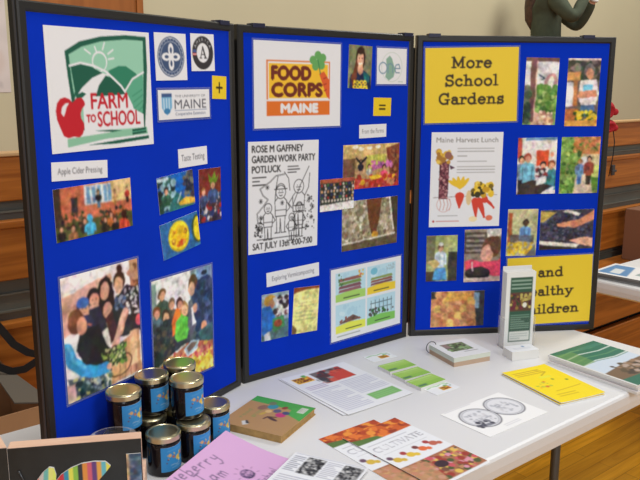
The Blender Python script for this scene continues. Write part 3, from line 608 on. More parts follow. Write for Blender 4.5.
k = Ink(.227, .288, WHT, 620); D = (40, 40, 42)                 # potluck poster
for t, y, w in (('ROSE M GAFFNEY', .095, .72), ('GARDEN WORK PARTY', .185, .9), ('POTLUCK', .275, .4)): k.text(t, .05, y, .064, D, w, bold=.0022)
k.greek(.06, .3, .24, .4, 3, D, 1); k.greek(.55, .22, .72, .3, 3, D, 2)
def doodle(x, y, s, hat=False, arm=0, beard=False):
    ln = lambda P, w=.007: k.line([(x+a*s/k.a, y+b*s) for a, b in P], w, D)
    ln(arc(0, 0, 1, 1.1, 0, 360, 16)); ln([(-.5, .1), (.5, .1)], .006); ln([(-.3, -.2), (-.25, -.2)]); ln([(.3, -.2), (.25, -.2)]); ln([(-.3, .5), (0, .65), (.3, .5)])
    if hat: ln([(-1.3, -.5), (1.3, -.5)]); ln(arc(0, -.5, .9, .9, 180, 360, 8))
    ln([(-.7, 1), (-1.2, 1.5), (-1.1, 4), (1.1, 4), (1.2, 1.5), (.7, 1)]); ln([(-.9, 4), (-.8, 6.6), (-1.2, 6.8), (-.2, 6.8), (-.1, 4.4), (.1, 6.8), (1.1, 6.8), (.8, 6.6), (.9, 4)])
    ln([(-1.2, 1.6), (-2.0, 2.6), (-1.3, 3.4)] if not arm & 1 else [(-1.2, 1.6), (-1.0, -.6), (-.6, -2.6)]); ln([(1.2, 1.6), (1.9, 2.7), (1.2, 3.3)] if not arm & 2 else [(1.2, 1.6), (2.0, .2), (2.2, -2.0)]); ln([(-1.1, 3), (1.1, 3)], .005)
doodle(.45, .46, .055, True, 1); doodle(.71, .42, .058, False, 2); doodle(.27, .60, .042); doodle(.72, .62, .04, True); doodle(.61, .70, .032)
k.line([(.5, .3), (.38, .31), (.3, .36), (.16, .42), (.2, .48), (.27, .52), (.2, .58), (.12, .64), (.13, .72), (.19, .8)], .012, D); k.line([(.5, .3), (.38, .31), (.3, .36), (.16, .42), (.2, .48), (.27, .52), (.2, .58), (.12, .64), (.13, .72), (.19, .8)], .005, WHT)
k.line([(.86, .24), (.74, .4), (.62, .6)], .007, D); k.line([(.5, .28), (.56, .34), (.58, .45)], .007, D)
for x, y in ((.17, .53), (.87, .54), (.26, .41), (.9, .72), (.13, .78), (.83, .8), (.47, .56), (.17, .68), (.92, .62)):
    for a in range(4):
        q = math.radians(45*a); k.line([(x-.022*math.cos(q)/k.a, y-.022*math.sin(q)), (x+.022*math.cos(q)/k.a, y+.022*math.sin(q))], .005, D)
k.blobs(40, .08, .72, .2, .86, .008, [D], 3); k.blobs(40, .8, .5, .95, .84, .007, [D], 4)
k.text('SAT JULY 13th 4:00-7:00', .06, .965, .062, D, .86, bold=.002); k.greek(.12, .865, .85, .89, 1, D, 6)
pin('poster', k, 'C', .138, .487, -1, 'white garden work party potluck poster with black line drawings of people', 'poster')

pin('caption_card', caption(.105, .037, 'From the Farms', (130, 130, 134)), 'C', .453, .645, .4, 'small white caption card above the pink and red photo', 'caption')

k = Ink(.219, .125, (196, 160, 120), 560)
k.rect(0, 0, 1, .3, (206, 176, 120)); k.rect(.4, .25, .75, .6, (196, 196, 96)); k.poly([(.75, .1), (1, 0), (1, .9), (.85, .9)], (126, 72, 52)); k.rect(0, .3, .2, .8, (120, 90, 70))
for x, y in ((.3, .1), (.45, .08), (.6, .06), (.2, .05)): k.ell(x, y, .05, .04, (246, 240, 214))
k.poly([(.5, .5), (.9, .42), (.9, .5), (.5, .62)], (206, 110, 170)); k.blobs(40, .5, .4, .86, .55, .035, [(190, 100, 160), (220, 130, 190), (150, 90, 150)], 5)
for x, y, q, c in ((.3, .38, .05, (40, 40, 54)), (.45, .5, .05, (190, 190, 180)), (.72, .55, .07, (226, 84, 120))): k.fig(x, y, q, c)
k.line([(.22, .3), (.3, .42), (.4, .3)], .05, (30, 30, 36)); k.poly([(.2, .75), (.5, .8), (.95, .7), (1, 1), (.2, 1)], (196, 70, 60)); k.blobs(50, .2, .72, .95, 1, .06, [(206, 80, 90), (170, 60, 50), (230, 180, 60), (200, 140, 100)], 6); k.poly([(.44, .72), (.6, .7), (.7, .78), (.5, .82)], (236, 196, 60)); k.blobs(30, .88, .1, 1, .9, .04, [(90, 56, 50), (150, 100, 70), (110, 60, 40)], 7); k.grain(9, 8)
pin('photograph', k, 'C', .451, .546, -.6, 'photo of a colourful red, pink and green classroom with children', 'photo', m='gloss')
k = Ink(.123, .088, (226, 222, 214), 600)
k.rect(0, 0, 1, .12, (170, 90, 70)); k.rect(0, .12, 1, .8, (60, 64, 60))
for r in range(6):
    for c in range(11):
        k.ell(.05+c*.09+.02*(r % 2), .18+r*.1, .03, .045, [(190, 60, 60), (210, 200, 190), (70, 120, 80), (50, 60, 110), (200, 150, 110), (40, 40, 40)][(r*5+c*7+r*c) % 6])
k.poly([(0, .8), (1, .74), (1, 1), (0, 1)], (232, 230, 226)); k.grain(8, 9)
pin('photograph', k, 'C', .319, .476, -.2, 'small photo of rows of colourful jars overlapping two larger photos', 'photo', off=.0022, m='gloss')
k = Ink(.219, .142, (170, 160, 136), 560)
k.blobs(260, 0, 0, 1, .95, .05, [(150, 140, 118), (190, 182, 160), (120, 110, 90), (206, 200, 184), (140, 126, 100)], 14); k.poly([(.42, .0), (.7, 0), (.66, .4), (.6, .75), (.52, .72), (.46, .4)], (110, 70, 46)); k.poly([(.86, 0), (1, 0), (1, 1), (.95, .8)], (70, 64, 50)); k.line([(.84, 0), (.92, .7)], .04, (226, 222, 210))
k.ell(.58, .74, .06, .07, (200, 150, 60)); k.poly([(0, .88), (1, .8), (1, 1), (0, 1)], (104, 92, 72)); k.line([(0, .86), (.95, .78)], .03, (214, 208, 196)); k.grain(10, 10)
pin('photograph', k, 'C', .449, .380, -.2, 'photo of grey-brown compost bedding with a brown trowel shape', 'photo', m='gloss')
pin('caption_card', caption(.178, .038, 'Exploring Vermicomposting', (110, 108, 120)), 'C', .167, .271, 1.2, 'wide white caption card reading Exploring Vermicomposting', 'caption')
k = Ink(.089, .128, (150, 170, 180), 560)
k.rect(0, .6, 1, 1, (90, 120, 130)); k.ell(.3, .15, .22, .13, (190, 150, 70)); k.ell(.36, .22, .12, .09, (180, 130, 100)); k.poly([(0, .28), (.3, .25), (.5, .5), (.4, .75), (.1, .9), (0, .8)], (44, 110, 190)); k.poly([(.4, .1), (1, .05), (1, .5), (.6, .4)], (206, 210, 212)); k.blobs(40, .5, .1, 1, .5, .05, [(60, 50, 60), (120, 90, 90), (220, 220, 220)], 15)
k.poly([(.4, .55), (.8, .5), (.85, .75), (.4, .85)], (70, 140, 90)); k.ell(.6, .66, .15, .08, (160, 80, 60)); k.poly([(.1, .85), (.3, .8), (.35, 1), (.1, 1)], (200, 205, 210)); k.grain(9, 11)
pin('photograph', k, 'C', .105, .166, -1.4, 'photo of a person in bright blue bending over a green bin', 'photo', m='gloss')
k = Ink(.089, .130, (236, 228, 150), 560)
k.rect(0, 0, 1, .06, (150, 80, 50)); k.poly([(0, 0), (.5, .05), (.1, .1), (0, .12)], (130, 70, 46)); k.greek(.2, .3, .8, .45, 2, (190, 190, 130), 5); k.greek(.1, .5, .9, .75, 3, (180, 180, 120), 6); k.poly([(0, .8), (.2, .92), (.15, 1), (0, 1)], (120, 100, 60)); k.grain(4, 12)
pin('photograph', k, 'C', .209, .164, -4, 'photo of a pale yellow handwritten note on a wooden surface', 'photo', m='gloss')
k = Ink(.278, .214, WHT, 600)                                  # four picture sheet
for x, y, gc in ((.06, .06, (170, 214, 110)), (.5, .06, (240, 208, 60)), (.06, .5, (232, 236, 90)), (.5, .5, (130, 200, 96))):
    k.rect(x, y, x+.42, y+.4, (190, 224, 238)); k.blobs(12, x+.05, y+.03, x+.38, y+.16, .03, [(210, 234, 244), (176, 214, 232)], 3)
    k.poly([(x, y+.3), (x+.2, y+.27), (x+.42, y+.29), (x+.42, y+.4), (x, y+.4)], gc); k.rect(x, y, x+.42, y+.4, gc, 0)
for j in range(4): k.poly([(.11, .15+j*.05), (.4, .14+j*.05), (.42, .185+j*.05), (.1, .19+j*.05)], [(150, 96, 90), (120, 150, 80), (130, 84, 96), (150, 100, 110)][j])
for j in range(3): k.poly([(.56, .23+j*.04), (.86, .22+j*.04), (.88, .255+j*.04), (.55, .26+j*.04)], [(140, 160, 90), (150, 96, 80), (130, 84, 96)][j])
k.poly([(.1, .78), (.2, .72), (.3, .68), (.42, .76)], (120, 90, 84)); k.blobs(16, .12, .7, .4, .77, .015, [(90, 70, 60), (150, 90, 80)], 4)
for x in (.56, .62, .68, .74, .8, .86): k.line([(x, .56), (x, .76)], .012, (100, 120, 130))
k.line([(.55, .6), (.87, .6)], .012, (100, 120, 130)); k.line([(.55, .68), (.87, .68)], .01, (100, 120, 130)); k.blobs(20, .54, .68, .9, .77, .02, [(90, 80, 80), (60, 110, 60)], 5); k.blobs(10, .1, .08, .18, .26, .014, [(70, 120, 70)], 6); k.blobs(8, .38, .08, .44, .18, .018, [(230, 190, 60), (220, 110, 70)], 7); k.blobs(20, .78, .09, .9, .18, .014, [(170, 196, 206)], 8); k.ell(.6, .14, .05, .05, (120, 190, 214))
for x, y in ((.17, .42), (.6, .42), (.2, .86), (.62, .86)): k.greek(x, y-.02, x+.22, y+.02, 1, (50, 60, 50), 4)
k.rect(.475, .04, .495, .92, WHT); k.greek(.08, .93, .4, .96, 1, (110, 120, 110), 5)
pin('poster', k, 'C', .440, .156, .7, 'white sheet with four watercolour garden bed drawings in a grid', 'poster', sleeve=True)

# ------------------------------------------------------------------ right panel
k = Ink(.283, .217, (238, 206, 52), 560); T = (58, 46, 26)
for t, y in (('More', .27), ('School', .51), ('Gardens', .755)): slab_text(k, t, .50, y, .152, T)
pin('poster', k, 'R', .169, .773, 1.2, 'yellow poster reading More School Gardens in slab letters', 'poster', 'yellow slogan posters', sleeve=True)
k = Ink(.280, .220, (238, 206, 52), 560)
for t, y, x in (('and', .30, .51), ('Healthy', .58, .46), ('Children', .85, .50)): slab_text(k, t, x, y, .142, T)
pin('poster', k, 'R', .451, .136, 1.6, 'yellow poster reading and Healthy Children, partly behind the brochure holder', 'poster', 'yellow slogan posters', sleeve=True)

k = Ink(.103, .198, (120, 150, 90), 520)
k.rect(0, 0, 1, .45, (222, 222, 220)); k.rect(0, 0, 1, .06, (110, 80, 76)); k.ell(.78, .36, .2, .14, (196, 150, 150)); k.ell(.78, .38, .1, .12, (240, 236, 220)); k.blobs(120, .3, .42, 1, .85, .04, [(90, 140, 60), (130, 170, 90), (70, 110, 50), (170, 190, 120), (110, 150, 70)], 16)
k.poly([(.3, .8), (.9, .86), (.86, 1), (.25, 1)], (214, 180, 150)); k.blobs(20, .4, .8, .9, 1, .03, [(170, 130, 110), (226, 200, 176)], 17); k.rect(.15, 0, .32, .96, (126, 88, 84)); k.rect(.32, .05, .36, .9, (226, 190, 170)); k.blobs(40, 0, .45, .16, .95, .05, [(70, 90, 70), (50, 70, 60), (110, 120, 100)], 18); k.line([(.42, .25), (.58, .3), (.5, .32)], .014, (60, 66, 90)); k.grain(9, 13)
pin('photograph', k, 'R', .384, .755, -.8, 'tall photo of a lush green garden seen past a brown post', 'photo', m='gloss')
k = Ink(.103, .201, (110, 100, 90), 520)
k.blobs(50, 0, 0, 1, .3, .05, [(70, 66, 60), (100, 96, 90), (60, 80, 60), (130, 120, 110)], 19); k.rect(0, .2, .4, .32, (196, 150, 90)); k.rect(0, .35, .25, .7, (220, 222, 226)); k.rect(.2, .3, .34, .7, (186, 130, 80)); k.rect(0, 0, 1, .03, (220, 200, 196))
k.poly([(.42, .32), (.9, .3), (1, .5), (.94, .68), (.44, .68), (.36, .5)], (232, 226, 224)); k.rect(.5, .38, .8, .48, (120, 190, 220)); k.ell(.68, .17, .16, .1, (120, 116, 114)); k.ell(.69, .22, .11, .085, (196, 140, 116)); k.poly([(.36, .48), (.9, .46), (.96, .55), (.5, .58), (.34, .56)], (206, 142, 112)); k.rect(.46, .68, .9, .86, (84, 120, 160)); k.rect(0, .74, .4, .95, (176, 110, 66)); k.blobs(40, .3, .78, .95, .94, .035, [(240, 206, 50), (226, 190, 40), (60, 90, 40), (246, 220, 90)], 20); k.poly([(0, .92), (1, .9), (1, 1), (0, 1)], (214, 160, 80)); k.grain(8, 14)
pin('photograph', k, 'R', .516, .752, -.1, 'tall photo of a grey-haired person with folded arms behind yellow flowers', 'photo', m='gloss')

k = Ink(.222, .288, WHT, 560)                                  # harvest lunch
k.text('Maine Harvest Lunch', .07, .105, .055, (120, 116, 112), .86)
for x0, y0, x1, y1, n in ((.37, .155, .88, .215, 2), (.37, .235, .5, .26, 1), (.37, .29, .78, .32, 1), (.37, .345, .9, .435, 3)): k.greek(x0, y0, x1, y1, n, (150, 148, 148), n+2, .009)
k.line([(.05, .685), (.95, .66)], .005, (120, 100, 100))
k.poly([(.12, .3), (.26, .3), (.25, .7), (.12, .7)], (104, 48, 62)); k.blobs(60, .13, .32, .25, .69, .012, [(150, 90, 100), (70, 30, 44), (190, 140, 140)], 21)
k.blobs(26, .08, .2, .28, .32, .026, [(226, 184, 60), (236, 200, 90), (170, 120, 50), (200, 150, 60)], 22); k.ell(.24, .24, .05, .04, (150, 100, 90)); k.poly([(.26, .34), (.34, .37), (.28, .39)], (90, 60, 80))
for x in (.14, .19, .24, .28): k.line([(x, .7), (x+.02, .76), (x, .82)], .007, (200, 140, 130))
k.line(arc(.2, .76, .1, .08, 0, 360, 14), .005, (206, 150, 146))
def root(x, y, dx, w, h):
    c = (214, 68, 50); k.ell(x, y+.03, w, .04, c); k.poly([(x-w, y+.03), (x+w, y+.03), (x+w*.75+dx*.5, y+h*.55), (x+dx+.014, y+h), (x+dx-.014, y+h), (x-w*.75+dx*.5, y+h*.55)], c); k.ell(x+dx, y+h, .016, .014, c)
root(.42, .64, .0, .065, .15)
for a in (-60, -35, -10, 15, 40): k.ell(.42+.1*math.sin(math.radians(a)), .55-.02*math.cos(math.radians(a)), .028, .07, (236, 196, 50), a)
root(.64, .7, .02, .05, .19); root(.7, .7, .08, .05, .2); root(.78, .68, .13, .045, .12); k.ell(.55, .69, .04, .08, (226, 200, 150))
k.blobs(50, .58, .53, .88, .67, .026, [(236, 196, 50), (206, 160, 40), (120, 100, 30), (60, 56, 30), (244, 214, 90)], 23)
k.ell(.62, .92, .06, .03, (244, 226, 180)); k.ell(.85, .91, .05, .03, (226, 120, 90)); k.greek(.12, .87, .4, .89, 1, (150, 150, 150), 8, .007); k.greek(.1, .93, .42, .95, 1, (190, 80, 80), 8, .009); k.ell(.06, .94, .015, .012, (190, 50, 50))
pin('poster', k, 'R', .163, .491, 0, 'white Maine Harvest Lunch poster with crayon drawings of red carrots', 'poster')

k = Ink(.124, .173, (222, 218, 212), 520)
k.rect(0, 0, .1, .35, (196, 80, 76)); k.rect(.2, 0, 1, .05, (110, 150, 190)); k.rect(.48, .22, .8, .5, (226, 104, 70)); k.rect(.5, .24, .78, .48, (216, 84, 54)); k.ell(.88, .3, .05, .04, (226, 150, 130))
k.fig(.1, .38, .06, (126, 150, 176), (50, 40, 40), legs=(50, 50, 56), bh=5); k.fig(.26, .35, .075, (120, 180, 206), (170, 80, 60), legs=(50, 54, 66), bh=5); k.fig(.66, .48, .065, (110, 90, 100), (46, 40, 40), bh=4); k.fig(.88, .48, .075, (70, 140, 150), (130, 70, 50), bh=5); k.blobs(30, .5, .55, .78, .72, .03, [(90, 80, 90), (150, 60, 60), (60, 56, 60), (220, 220, 220)], 24)
k.poly([(.1, .82), (.4, .74), (.9, .86), (.6, 1), (0, 1)], (70, 60, 58)); k.poly([(.66, .98), (.95, .86), (.98, .9), (.76, 1)], (226, 226, 226)); k.poly([(.5, .72), (.74, .68), (.76, .8), (.5, .84)], (226, 224, 226)); k.grain(8, 15)
pin('photograph', k, 'R', .385, .531, .9, 'photo of people in blue shirts serving before a red window', 'photo', m='gloss')
k = Ink(.125, .174, (140, 150, 90), 520)
k.rect(.3, 0, 1, .35, (206, 140, 90)); k.poly([(.55, .3), (1, .3), (1, .55), (.55, .55)], (206, 190, 150)); k.blobs(150, 0, 0, .5, 1, .045, [(90, 130, 60), (130, 170, 90), (70, 100, 50), (150, 180, 100), (110, 150, 70)], 25); k.blobs(40, .35, 0, .95, .25, .04, [(196, 130, 80), (220, 160, 110), (170, 120, 70), (140, 140, 70)], 26)
k.rect(.78, .5, 1, .72, (190, 196, 120)); k.rect(.8, .72, 1, .95, (90, 130, 60)); k.poly([(.42, .6), (.78, .6), (.86, 1), (.36, 1)], (200, 186, 166)); k.ell(.62, .43, .14, .09, (226, 220, 216)); k.fig(.5, .43, .045, (110, 150, 190), (170, 120, 70), legs=(80, 120, 170), bh=5); k.fig(.74, .39, .05, (150, 80, 60), (50, 40, 36), legs=(60, 50, 46), bh=5); k.line([(.82, .15), (.95, .25)], .012, (90, 56, 40)); k.grain(9, 16)
pin('photograph', k, 'R', .523, .532, .4, 'photo of two people standing on a path beside tall greenery', 'photo', m='gloss')
k = Ink(.097, .148, (196, 192, 150), 520)
k.rect(.02, .08, .16, .75, (170, 90, 60)); k.rect(.1, .55, .9, .8, (110, 100, 96)); k.fig(.6, .29, .07, (110, 160, 214), (60, 46, 44), (100, 70, 60), bh=4.5); k.poly([(.42, .55), (.82, .55), (.84, .72), (.4, .72)], (110, 120, 140))
k.poly([(0, .82), (.35, .66), (.95, .72), (.62, 1), (0, 1)], (190, 180, 160)); k.blobs(70, .05, .71, .85, .95, .035, [(236, 200, 60), (214, 170, 50), (246, 220, 100)], 27); k.poly([(.66, 1), (.96, .74), (1, 1)], (110, 110, 110)); k.grain(7, 17)
pin('photograph', k, 'R', .350, .324, -.2, 'photo of a cook in blue behind a tray of yellow food', 'photo', m='gloss')
k = Ink(.174, .126, (70, 70, 84), 520)
k.blobs(240, .02, .1, .95, .8, .035, [(50, 56, 84), (80, 84, 110), (40, 40, 60), (104, 104, 124), (60, 50, 60)], 28); k.poly([(0, .02), (.3, .05), (.05, .3), (0, .3)], (186, 160, 90)); k.poly([(.5, 0), (.75, .1), (.7, .16), (.4, .04)], (220, 214, 206)); k.poly([(0, .76), (.75, .88), (.7, .96), (0, .86)], (226, 218, 204)); k.poly([(0, .88), (.6, .97), (.6, 1), (0, 1)], (60, 50, 46))
k.poly([(1, .02), (.72, .25), (.5, .3), (.3, .34), (.32, .42), (.5, .42), (.64, .46), (.8, .38), (1, .26)], (220, 150, 118)); k.poly([(1, .72), (.8, .7), (.55, .78), (.7, .86), (1, .96)], (232, 180, 156)); k.grain(10, 18)
pin('photograph', k, 'R', .495, .331, .7, 'photo of a hand reaching into a bin of dark blueberries', 'photo', m='gloss')
k = Ink(.098, .145, (170, 176, 120), 520)
k.rect(0, 0, .28, .6, (120, 116, 90)); k.rect(.7, .35, 1, 1, (70, 66, 60)); k.rect(0, .78, .3, 1, (80, 70, 60)); k.fig(.46, .27, .07, (196, 210, 226), (110, 80, 60), bh=5); k.ell(.46, .19, .08, .04, (226, 226, 226)); k.poly([(.3, .7), (.62, .7), (.68, .98), (.22, .98)], (90, 160, 214)); k.poly([(.0, .58), (.3, .52), (.44, .62), (.3, .72)], (206, 176, 120)); k.ell(.85, .45, .1, .1, (50, 50, 50)); k.grain(7, 19)
pin('photograph', k, 'R', .096, .248, .5, 'photo of a cook in a light blue apron carrying a tray', 'photo', m='gloss')
k = Ink(.117, .167, (150, 136, 124), 520)
k.rect(0, .05, .6, .45, (84, 74, 70)); 
for j in range(4): k.rect(.04, .1+j*.09, .52, .14+j*.09, (150, 140, 130))
k.rect(.6, 0, 1, .15, (220, 214, 206)); k.ell(.74, .34, .26, .2, (110, 76, 60)); k.ell(.62, .46, .17, .17, (226, 168, 148)); k.ell(.46, .5, .03, .03, (226, 168, 148)); k.ell(.86, .3, .15, .16, (104, 72, 58)); k.poly([(0, .6), (.2, .56), (.5, .62), (.9, .6), (1, .55), (1, .95), (.6, .85), (.05, .78)], (226, 84, 110)); k.ell(.38, .84, .34, .13, (34, 32, 34)); k.ell(.38, .8, .32, .08, (60, 56, 56)); k.line([(.22, .62), (.24, .78)], .03, (226, 210, 200)); k.poly([(0, .93), (1, .9), (1, 1), (0, 1)], (200, 180, 170)); k.grain(7, 20)
pin('photograph', k, 'R', .226, .254, .8, 'photo of a child in pink leaning over a black bowl', 'photo', m='gloss')
k = Ink(.172, .115, (206, 146, 106), 520)
k.rect(0, 0, .3, .2, (70, 66, 64)); k.rect(.8, 0, 1, 1, (70, 70, 80)); k.rect(.8, .05, .9, .5, (150, 180, 206)); k.poly([(.26, 0), (.78, 0), (.86, 1), (0, 1), (.02, .5)], (212, 150, 104))
for r in range(5):
    for c in range(6): k.ell(.1+c*.13+.03*(r % 2)+.04*(4-r)*(3-c)*.1, .1+r*.2, .075, .13, [(222, 166, 116), (196, 128, 88), (230, 186, 110), (206, 140, 100)][(r+c) % 4], -25)
k.poly([(.28, .05), (.75, .05), (.78, .25), (.24, .3)], (226, 176, 70), .5); k.grain(7, 21)
pin('photograph', k, 'R', .153, .084, .2, 'photo of orange-brown baked rolls filling the frame', 'photo', m='gloss')

# ------------------------------------------------------------------ things on the table
TZ = 0.74
def lay(name, ink, u, n, deg, label, cat, group=None, z=TZ, thick=0.0008, m='print', curl=0.0, edge='paper', wav=0.0):
    w, h = ink.w, ink.h
    f = lambda a, b: ((a-.5)*w, (.5-b)*h, curl*(max(0.0, abs(a-.5)*2-.45)**2)+wav*(math.sin(a*5+1)*math.sin(b*4)+1))
    o = sheet(name, ink, f, thick, m, edge=edge); o.matrix_world = table_mat(u, n, z+0.0003, deg); tag(o, label, cat, group); return o

# jam jars -------------------------------------------------
def jar_parts(root):
    R = 0.0345
    bm = bmesh.new(); lathe(bm, [(R*.80, 0), (R*.93, .0012), (R*.97, .005), (R*.97, .066), (R*.94, .071), (R*.90, .073), (R*.90, .079)], 40)
    for z in (0.0690,):
        for q in range(26):
            a = q*2*math.pi/26; c = Vector((R*.955*math.cos(a), R*.955*math.sin(a), z)); bmesh.ops.create_icosphere(bm, subdivisions=1, radius=.0019, matrix=Matrix.Translation(c))
    bm_obj('jar_body', bm, M['glass'], root, True)
    bm = bmesh.new(); lathe(bm, [(R*.99, .0725), (R*1.03, .0735), (R*1.03, .0825), (R*1.0, .0845), (R*.95, .0850), (R*.92, .0842), (R*.84, .0835), (R*.82, .0842), (R*.4, .0844), (R*.02, .0844)], 56)
    bm_obj('lid', bm, M['lid'], root)
def label_ink(seed):
    k = Ink(.066, .052, (52, 140, 204), 800); R = random.Random(seed)
    for x, y, r, c in ((.28, .34, .07, (220, 170, 110)), (.4, .42, .06, (180, 110, 90)), (.56, .5, .1, (232, 190, 80)), (.7, .36, .08, (214, 120, 80)), (.62, .62, .06, (240, 214, 130)), (.8, .5, .05, (120, 60, 60)), (.22, .5, .04, (90, 60, 100)), (.86, .3, .06, (230, 200, 110))):
        k.ell(x, y, r, None, c)
    k.blobs(16, .15, .25, .92, .7, .03, [(232, 190, 80), (226, 140, 90), (200, 220, 120), (110, 60, 70)], 9); k.line([(.3, .76), (.42, .73), (.5, .78), (.62, .74)], .018, (215, 220, 220)); k.line([(.34, .86), (.7, .84)], .015, (190, 210, 225)); k.line([(.2, .16), (.6, .12), (.9, .18)], .03, (90, 160, 210))
    return k
def jar_label(root, ang):
    R = 0.0345*.975
    f = lambda a, b: (R*math.cos(ang+(a-.5)*1.95), R*math.sin(ang+(a-.5)*1.95), .0115+(1-b)*.052)
    o = sheet('paper_label', label_ink(1), f, .0004, 'print', root); tag(o, 'blue paper label with small flowers'); return o
def make_jar():
    r = empty('jam_jar'); jar_parts(r); jar_label(r, 0.0); return r
J0 = make_jar()
def place_jar(u, n, z, turn, label, first=[True]):
    if first[0]: r = J0; first[0] = False
    else:
        r = J0.copy(); COL.objects.link(r)
        for ch in J0.children:
            c = ch.copy(); COL.objects.link(c); c.parent = r
    r.location = W(u, n, z); r.rotation_euler = (0, 0, PSI+math.radians(turn)); tag(r, label, 'jar', 'blueberry jam jars stacked by the left panel')
for u, n, t, l in (
    (.659, 1.301, -72, 'jam jar on the table at the front of the pile, greenish lid uncovered'),
    (.735, 1.311, -66, 'bottom-row jam jar directly under the upper right jar, beside the pink sign'),
    (.814, 1.359, -70, 'rightmost jam jar of the bottom row, lid showing, nearest the book'),
    (.592, 1.350, -68, 'bottom-row jam jar under the leftmost upper jar, behind the clear cup'),
    (.676, 1.392, -75, 'bottom-row jam jar hidden under the upper jar with bluish lid'),
    (.748, 1.389, -70, 'bottom-row jam jar in the middle of the pile, behind the front ones'),
    (.795, 1.444, -70, 'rearmost bottom-row jam jar beside the blue panel')):
    place_jar(u, n, TZ+.0002, t, l)
for u, n, t, l in ((.604, 1.358, -66, 'leftmost jam jar of the upper row, bright gold lid'), (.689, 1.402, -66, 'second upper jam jar from the left, with bluish lid reflection'),
                   (.737, 1.338, -70, 'upper jam jar nearest the camera at right, full blue label showing'), (.768, 1.424, -70, 'rear upper jam jar, only its gold lid showing against the apple photo')):
    place_jar(u, n, TZ+.0853, t, l)

# wooden tray with a painted butterfly ---------------------
FX = Vector((.544-.356, 1.164-1.268)); fl = .238; ang = math.atan2(FX.y, FX.x)
tray = empty('wooden_planter', W(.337, 1.279, TZ+.0005), PSI+ang)
tag(tray, 'black-painted wooden planter with striped butterfly standing at the near left corner', 'planter')
bm = bmesh.new(); box(bm, .014, fl, 0, .025, 0, .158, .0012); fb = bm_obj('front_board', bm, M['raw'], tray)
bm = bmesh.new(); box(bm, .014, fl+.0006, -.0012, .0004, .001, .1565); tag(bm_obj('black_paint', bm, M['bpaint'], fb), 'black painted face')
bm = bmesh.new(); box(bm, 0, .014, -.004, .105, 0, .162, .0015); 
for v in bm.verts: v.co.x -= .45*max(0, v.co.y)
e_ = bm_obj('end_board', bm, M['raw'], tray)
bm = bmesh.new(); box(bm, -.0012, .0004, -.004, .105, .001, .16); box(bm, -.0012, .014, -.0055, -.0035, .001, .160)
for v in bm.verts: v.co.x -= .45*max(0, v.co.y)
tag(bm_obj('black_paint', bm, M['bpaint'], e_), 'black painted face')
bm = bmesh.new(); box(bm, fl-.012, fl, .025, .13, 0, .05, .0012); bm_obj('end_board', bm, M['raw'], tray)
bm = bmesh.new(); box(bm, .014, fl-.012, .025, .13, 0, .010); bm_obj('base_board', bm, M['raw'], tray)
bm = bmesh.new(); box(bm, .014, fl-.012, .118, .13, .010, .05, .0012); bm_obj('back_board', bm, M['raw'], tray)
k = Ink(.024, .12, (70, 84, 110), 700); k.rect(0, 0, .16, 1, (206, 172, 130)); k.blobs(60, .2, .05, 1, .95, .03, [(60, 80, 120), (110, 130, 160), (90, 90, 90), (150, 160, 170)], 3, .5, 1); k.photo(4)
o = sheet('side_picture', k, lambda a, b: (fl-.026+a*.025, -.0015, .008+(1-b)*.122), .002, 'print', tray)
tag(o, 'narrow blue picture strip with a light wooden edge')
def wing(name, P, cols, x0, x1, ts):
    """wing outline in the board's plane, painted in vertical stripes, 4 mm thick"""
    k = Ink(.001*ts, .001*ts*.5, (0, 0, 0), 1000)
    return k
bf = []
def stripes(name, outline, cols, lean=0.0):
    P = outline; x0 = min(p[0] for p in P); x1 = max(p[0] for p in P); z0 = min(p[1] for p in P); z1 = max(p[1] for p in P); n = 48; m_ = 14
    def span(x):                                                   # lower and upper edge of the wing at x
        zs = []
        for (a, b), (c, d) in zip(P, P[1:]+P[:1]):
            if (a <= x < c) or (c <= x < a): zs.append(b+(d-b)*(x-a)/(c-a))
        return (min(zs), max(zs)) if len(zs) > 1 else (None, None)
    k = Ink(x1-x0, z1-z0, (240, 240, 235), 900)
    for i, c in enumerate(cols): k.poly([(i/len(cols)+lean, 0), ((i+1)/len(cols)+lean, 0), ((i+1)/len(cols), 1), (i/len(cols), 1)], c)
    def f(a, b):
        x = x0+(x1-x0)*min(max(a, .004), .996); lo, hi = span(x); z = hi+(lo-hi)*b
        return (x, -.0012, z)
    return sheet(name, k, f, .004, 'print', tray)
wing_a = [(.078, .046), (.082, .072), (.096, .090), (.112, .101), (.130, .108), (.150, .110), (.168, .108), (.176, .099), (.168, .088), (.156, .074), (.140, .062), (.12, .05), (.1, .043)]
wing_b = [(.034, .034), (.040, .062), (.050, .082), (.062, .098), (.074, .108), (.082, .106), (.085, .092), (.082, .07), (.074, .05), (.06, .036), (.046, .03)]
RB = [(236, 150, 100), (226, 84, 70), (214, 60, 70), (60, 150, 180), (240, 230, 90), (150, 196, 80), (60, 60, 64), (236, 150, 70), (220, 100, 120), (110, 70, 130), (240, 170, 80), (110, 190, 200), (240, 226, 90)]
tag(stripes('butterfly_wing', [(x*1.06-.002, z+.012) for x, z in wing_a], RB), 'larger wing in rainbow stripes')
tag(stripes('butterfly_wing', [(x+.007, z+.010) for x, z in wing_b], [(236, 170, 120), (226, 130, 100), (214, 200, 190), (120, 190, 180), (240, 236, 130), (236, 240, 110)], .1), 'smaller pastel striped wing')
bm = bmesh.new(); tube(bm, [(.036, -.004, .05), (.086, -.005, .04), (.12, -.004, .02)], [.004, .006, .003], 8); tag(bm_obj('butterfly_body', bm, mat('grey_paint', (150, 148, 140), .6), tray, True), 'grey body')
bm = bmesh.new(); tube(bm, [(.045, -.003, .075), (.036, -.003, .10), (.031, -.003, .113)], .0013, 6); bmesh.ops.create_icosphere(bm, subdivisions=1, radius=.0025, matrix=Matrix.Translation((.031, -.003, .113))); bm_obj('antenna', bm, M['steel'], tray, True)

